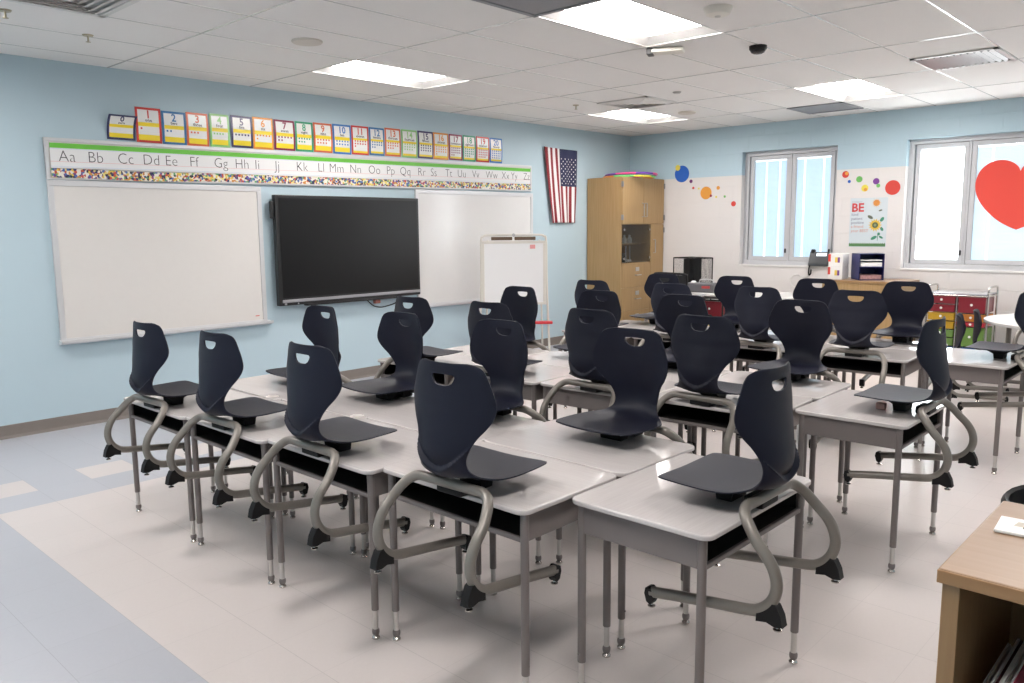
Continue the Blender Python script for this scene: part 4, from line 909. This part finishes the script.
# folders on the near bookcase shelf
fc = [(.62, .60, .57), (.10, .02, .03), (.55, .53, .50), (.30, .05, .08), (.60, .58, .54), (.06, .05, .05), (.50, .30, .33), (.58, .56, .52)]
for k in range(14):
    c = fc[k % 8]; th = .007 + .004 * (k % 3); hh = .20 + .015 * ((k * 5) % 4); y = -6.51 - .024 * k
    o = MB().bbox(-.13, .13, -th / 2, th / 2, .001, hh, .002).build('folder', mat('folder_%d' % (k % 8), c, .6)); o.location = (-8.03, y - .05, .4632 + .001 * (k % 2)); o.rotation_euler = (R(-24), 0, 0)
    MB().box(-.128, .128, -th / 2 + .003, th / 2 - .003, .01, hh + .004).build('pages', M_paper, o, smooth=False)
    tag(o, '%s standing folder from the left on the dark shelf of the near bookcase' % ['first', 'second', 'third', 'fourth', 'fifth', 'sixth', 'seventh', 'eighth', 'ninth', 'tenth', 'eleventh', 'twelfth', 'thirteenth', 'last'][k], 'folder', 'folders on the near bookcase shelf')
# printed sheet on top
t = empty('printed_sheet', (-7.899, -6.540, .9005), R(4), 'white printed booklet lying on the near bookcase', 'booklet')
MB().bbox(-.045, .055, -.13, .10, .0005, .0065, .0015).build('pages', M_paper, t)
s = MB()
for q in ((-.005, .012, .010, .006, .3), (.012, -.025, .018, .004, .8), (-.012, -.03, .014, .004, -.4), (.02, -.065, .02, .005, .2), (-.01, -.07, .022, .005, 1.2), (.0, -.095, .016, .006, .5)):
    s.add([(x, y, .0068) for x, y in [(q[0] + a, q[1] + .035 + b) for a, b in [(q[2] * cos(th) * cos(q[4]) - q[3] * sin(th) * sin(q[4]), q[2] * cos(th) * sin(q[4]) + q[3] * sin(th) * cos(q[4])) for th in [2 * PI * k / 10 for k in range(10)]]]], [tuple(range(10))])
s.build('printed_marks', M_ink, t, smooth=False)
s = MB(); s.add([(.0, .045, .0068), (.03, .04, .0068), (.03, .065, .0068), (.0, .07, .0068)], [(0, 1, 2, 3)]); s.build('tan_print', mat('print_tan', (.55, .5, .42), .6), t, smooth=False)
# bin with a black liner behind the near bookcase
t = empty('waste_bin', (-7.415, -6.575, 0), 0, 'grey waste bin with black liner behind the near bookcase', 'bin'); t.scale = (1, 1, .968)
MB().lathe([(.15, 0), (.17, .02), (.205, .80), (.212, .81), (.205, .815), (.195, .80), (.16, .03), (.001, .03)], (0, 0, 0), 32).build('body', mat('bin_grey', (.42, .43, .45), .5), t)
ln = [(.2125, .79), (.221, .81), (.222, .85), (.214, .862), (.205, .856), (.198, .79)]
MB().lathe(ln, (0, 0, 0), 32).build('liner', mat('liner_black', (.012, .012, .013), .35, bump=.5, bscale=40), t)

# binders and organizer on the far bookcase
BZ = .9185
t = empty('desk_organizer', (-.34, -3.50, BZ), R(38), 'navy two-tier desk organizer filled with papers on the far bookcase', 'organizer')
M_nv = mat('organizer_navy', (.02, .022, .12), .4)
a, b, c = .135, .135, .295
MB().box(-a, a, b - .006, b, 0, c).box(-a, a, -b, -b + .006, 0, c).box(a - .006, a, -b, b, 0, c).box(-a, a, -b, b, 0, .006).box(-a, a, -b, b, c - .006, c).build('case', M_nv, t, smooth=False)
MB().box(-a, a, -b, b, .142, .150).build('divider', M_nv, t, smooth=False)
for z0, hh in ((.151, .045), (.215, .012), (.008, .05)): MB().bbox(-a + .01, a - .02, -b + .02, b - .02, z0, z0 + hh, .003).build('paper_stack', M_paper if z0 > .1 else mat('red_grey_papers', (.36, .20, .20), .6, noise=.6, nscale=60), t)
for k, (z, l) in enumerate(((BZ, 'lower white box with red tab left of the navy organizer'), (BZ + .1465, 'upper white box with red tab left of the navy organizer'))):
    t = empty('paper_box', (-.42, -3.20, z), R(0), l, 'box', 'white boxes on the far bookcase')
    MB().bbox(-.10, .10, -.085, .075, .0005, .146, .003).build('carton', M_paper, t)
    MB().bbox(-.104, -.098, .05, .078, .055, .14, .002).build('red_tab', mat('tab_red', (.65, .06, .04), .5), t)
    MB().box(-.1016, -.1, -.04, .0, .045, .105).build('yellow_label', mat('label_yellow', (.75, .55, .10), .5), t, smooth=False)
    MB().box(-.1018, -.1, -.055, -.03, .045, .105).build('purple_label', mat('label_purple', (.16, .05, .25), .5), t, smooth=False)

# ------------------------------------------------------------------ rainbow drawer cart by the window
t = empty('rainbow_drawer_cart', (-.40, -4.50, 0), 0, 'chrome rolling cart with rows of rainbow coloured drawers under the heart window', 'cart')
fr = MB(); wy = .285; dx = .18
for sx in (-1, 1):
    for sy in (-1, 1): fr.tube([(sx * dx, sy * wy, .06), (sx * dx, sy * wy, .82)], .010, 8)
for sy in (-1, 1): fr.tube(crom([(-dx, sy * wy, .82), (-dx, sy * wy, .86), (-dx + .03, sy * wy, .888), (0, sy * wy, .892), (dx - .03, sy * wy, .888), (dx, sy * wy, .86), (dx, sy * wy, .82)], 5), .010, 8)
fr.tube([(-dx, 0, .08), (-dx, 0, .81)], .008, 8)
for z in (.08, .80):
    for sx in (-1, 1): fr.tube([(sx * dx, -wy, z), (sx * dx, wy, z)], .008, 8)
    for sy in (-1, 1): fr.tube([(-dx, sy * wy, z), (dx, sy * wy, z)], .008, 8)
fr.build('frame', M_chrome, t, ang=60)
MB().bbox(-dx - .008, dx, -wy + .01, wy - .01, .808, .826, .004).build('top_shelf', mat('cart_top_grey', (.55, .56, .58), .2, .5), t)
zz = .795; hh = .087
for m_, nn in ((M_dred, 2), (M_dye, 2), (M_dgr, 2), (M_dbl, 2)):
    for _ in range(nn):
        drawer(t, -dx - .012, dx - .02, .012, wy - .014, zz - hh, zz - .004, m_); zz -= hh
zz = .795
for m_, h2 in ((M_dred, .174), (M_dor, .087), (mat('drawer_crimson', (.5, .03, .05), .3), .05), (M_dgr, .21), (M_dbl, .174)):
    drawer(t, -dx - .012, dx - .02, -wy + .014, -.012, zz - h2, zz - .004, m_); zz -= h2
for sx in (-1, 1):
    for sy in (-1, 1): MB().lathe([(.026, -.012), (.026, .012)], (sx * dx, sy * wy, .0265), 16, axis='Y').build('caster', M_black, t)

# ------------------------------------------------------------------ round table by the window with its chairs
t = empty('round_table', (-1.15, -5.66, 0), 0, 'white round table at the right edge beside the rainbow drawer cart', 'table')
MB().prism(disc2(0, 0, .76, 56), 'Z', .632, .66, bev=.005).build('table_top', mat('table_white', (.74, .73, .71), .25), t)
for k in range(4):
    a = PI / 4 + k * PI / 2 + R(38); MB().lathe([(.022, 0), (.022, .632), (.001, .632)], (.58 * cos(a), .58 * sin(a), 0), 14).build('leg', M_frame, t)
place(chair0, -1.918, -5.55, .66, R(-12), 'navy chair at the right edge hung on the white round table', 'chair', 'navy chairs around the round table')
for x, y, rz, l in ((-1.50, -4.97, -78, 'navy chair on the floor nearer the round table, in front of the rainbow drawers'), (-1.98, -4.95, -79, 'navy chair on the floor left of its twin, in front of the rainbow drawers')):
    place(chair0, x, y, .3200, R(rz), l, 'chair', 'navy chairs around the round table', R(-9.4))

# ------------------------------------------------------------------ world, colour management
w = bpy.data.worlds.new('sky'); SC.world = w; w.use_nodes = True
bg = w.node_tree.nodes['Background']; sk = w.node_tree.nodes.new('ShaderNodeTexSky'); sk.sky_type = 'NISHITA'; sk.sun_disc = False; sk.sun_elevation = R(40)
w.node_tree.links.new(sk.outputs['Color'], bg.inputs['Color']); bg.inputs['Strength'].default_value = .15
SC.view_settings.view_transform = 'Standard'; SC.view_settings.look = 'None'; SC.view_settings.gamma = 1; SC.view_settings.use_curve_mapping = False
SC.view_settings.exposure = 0.0
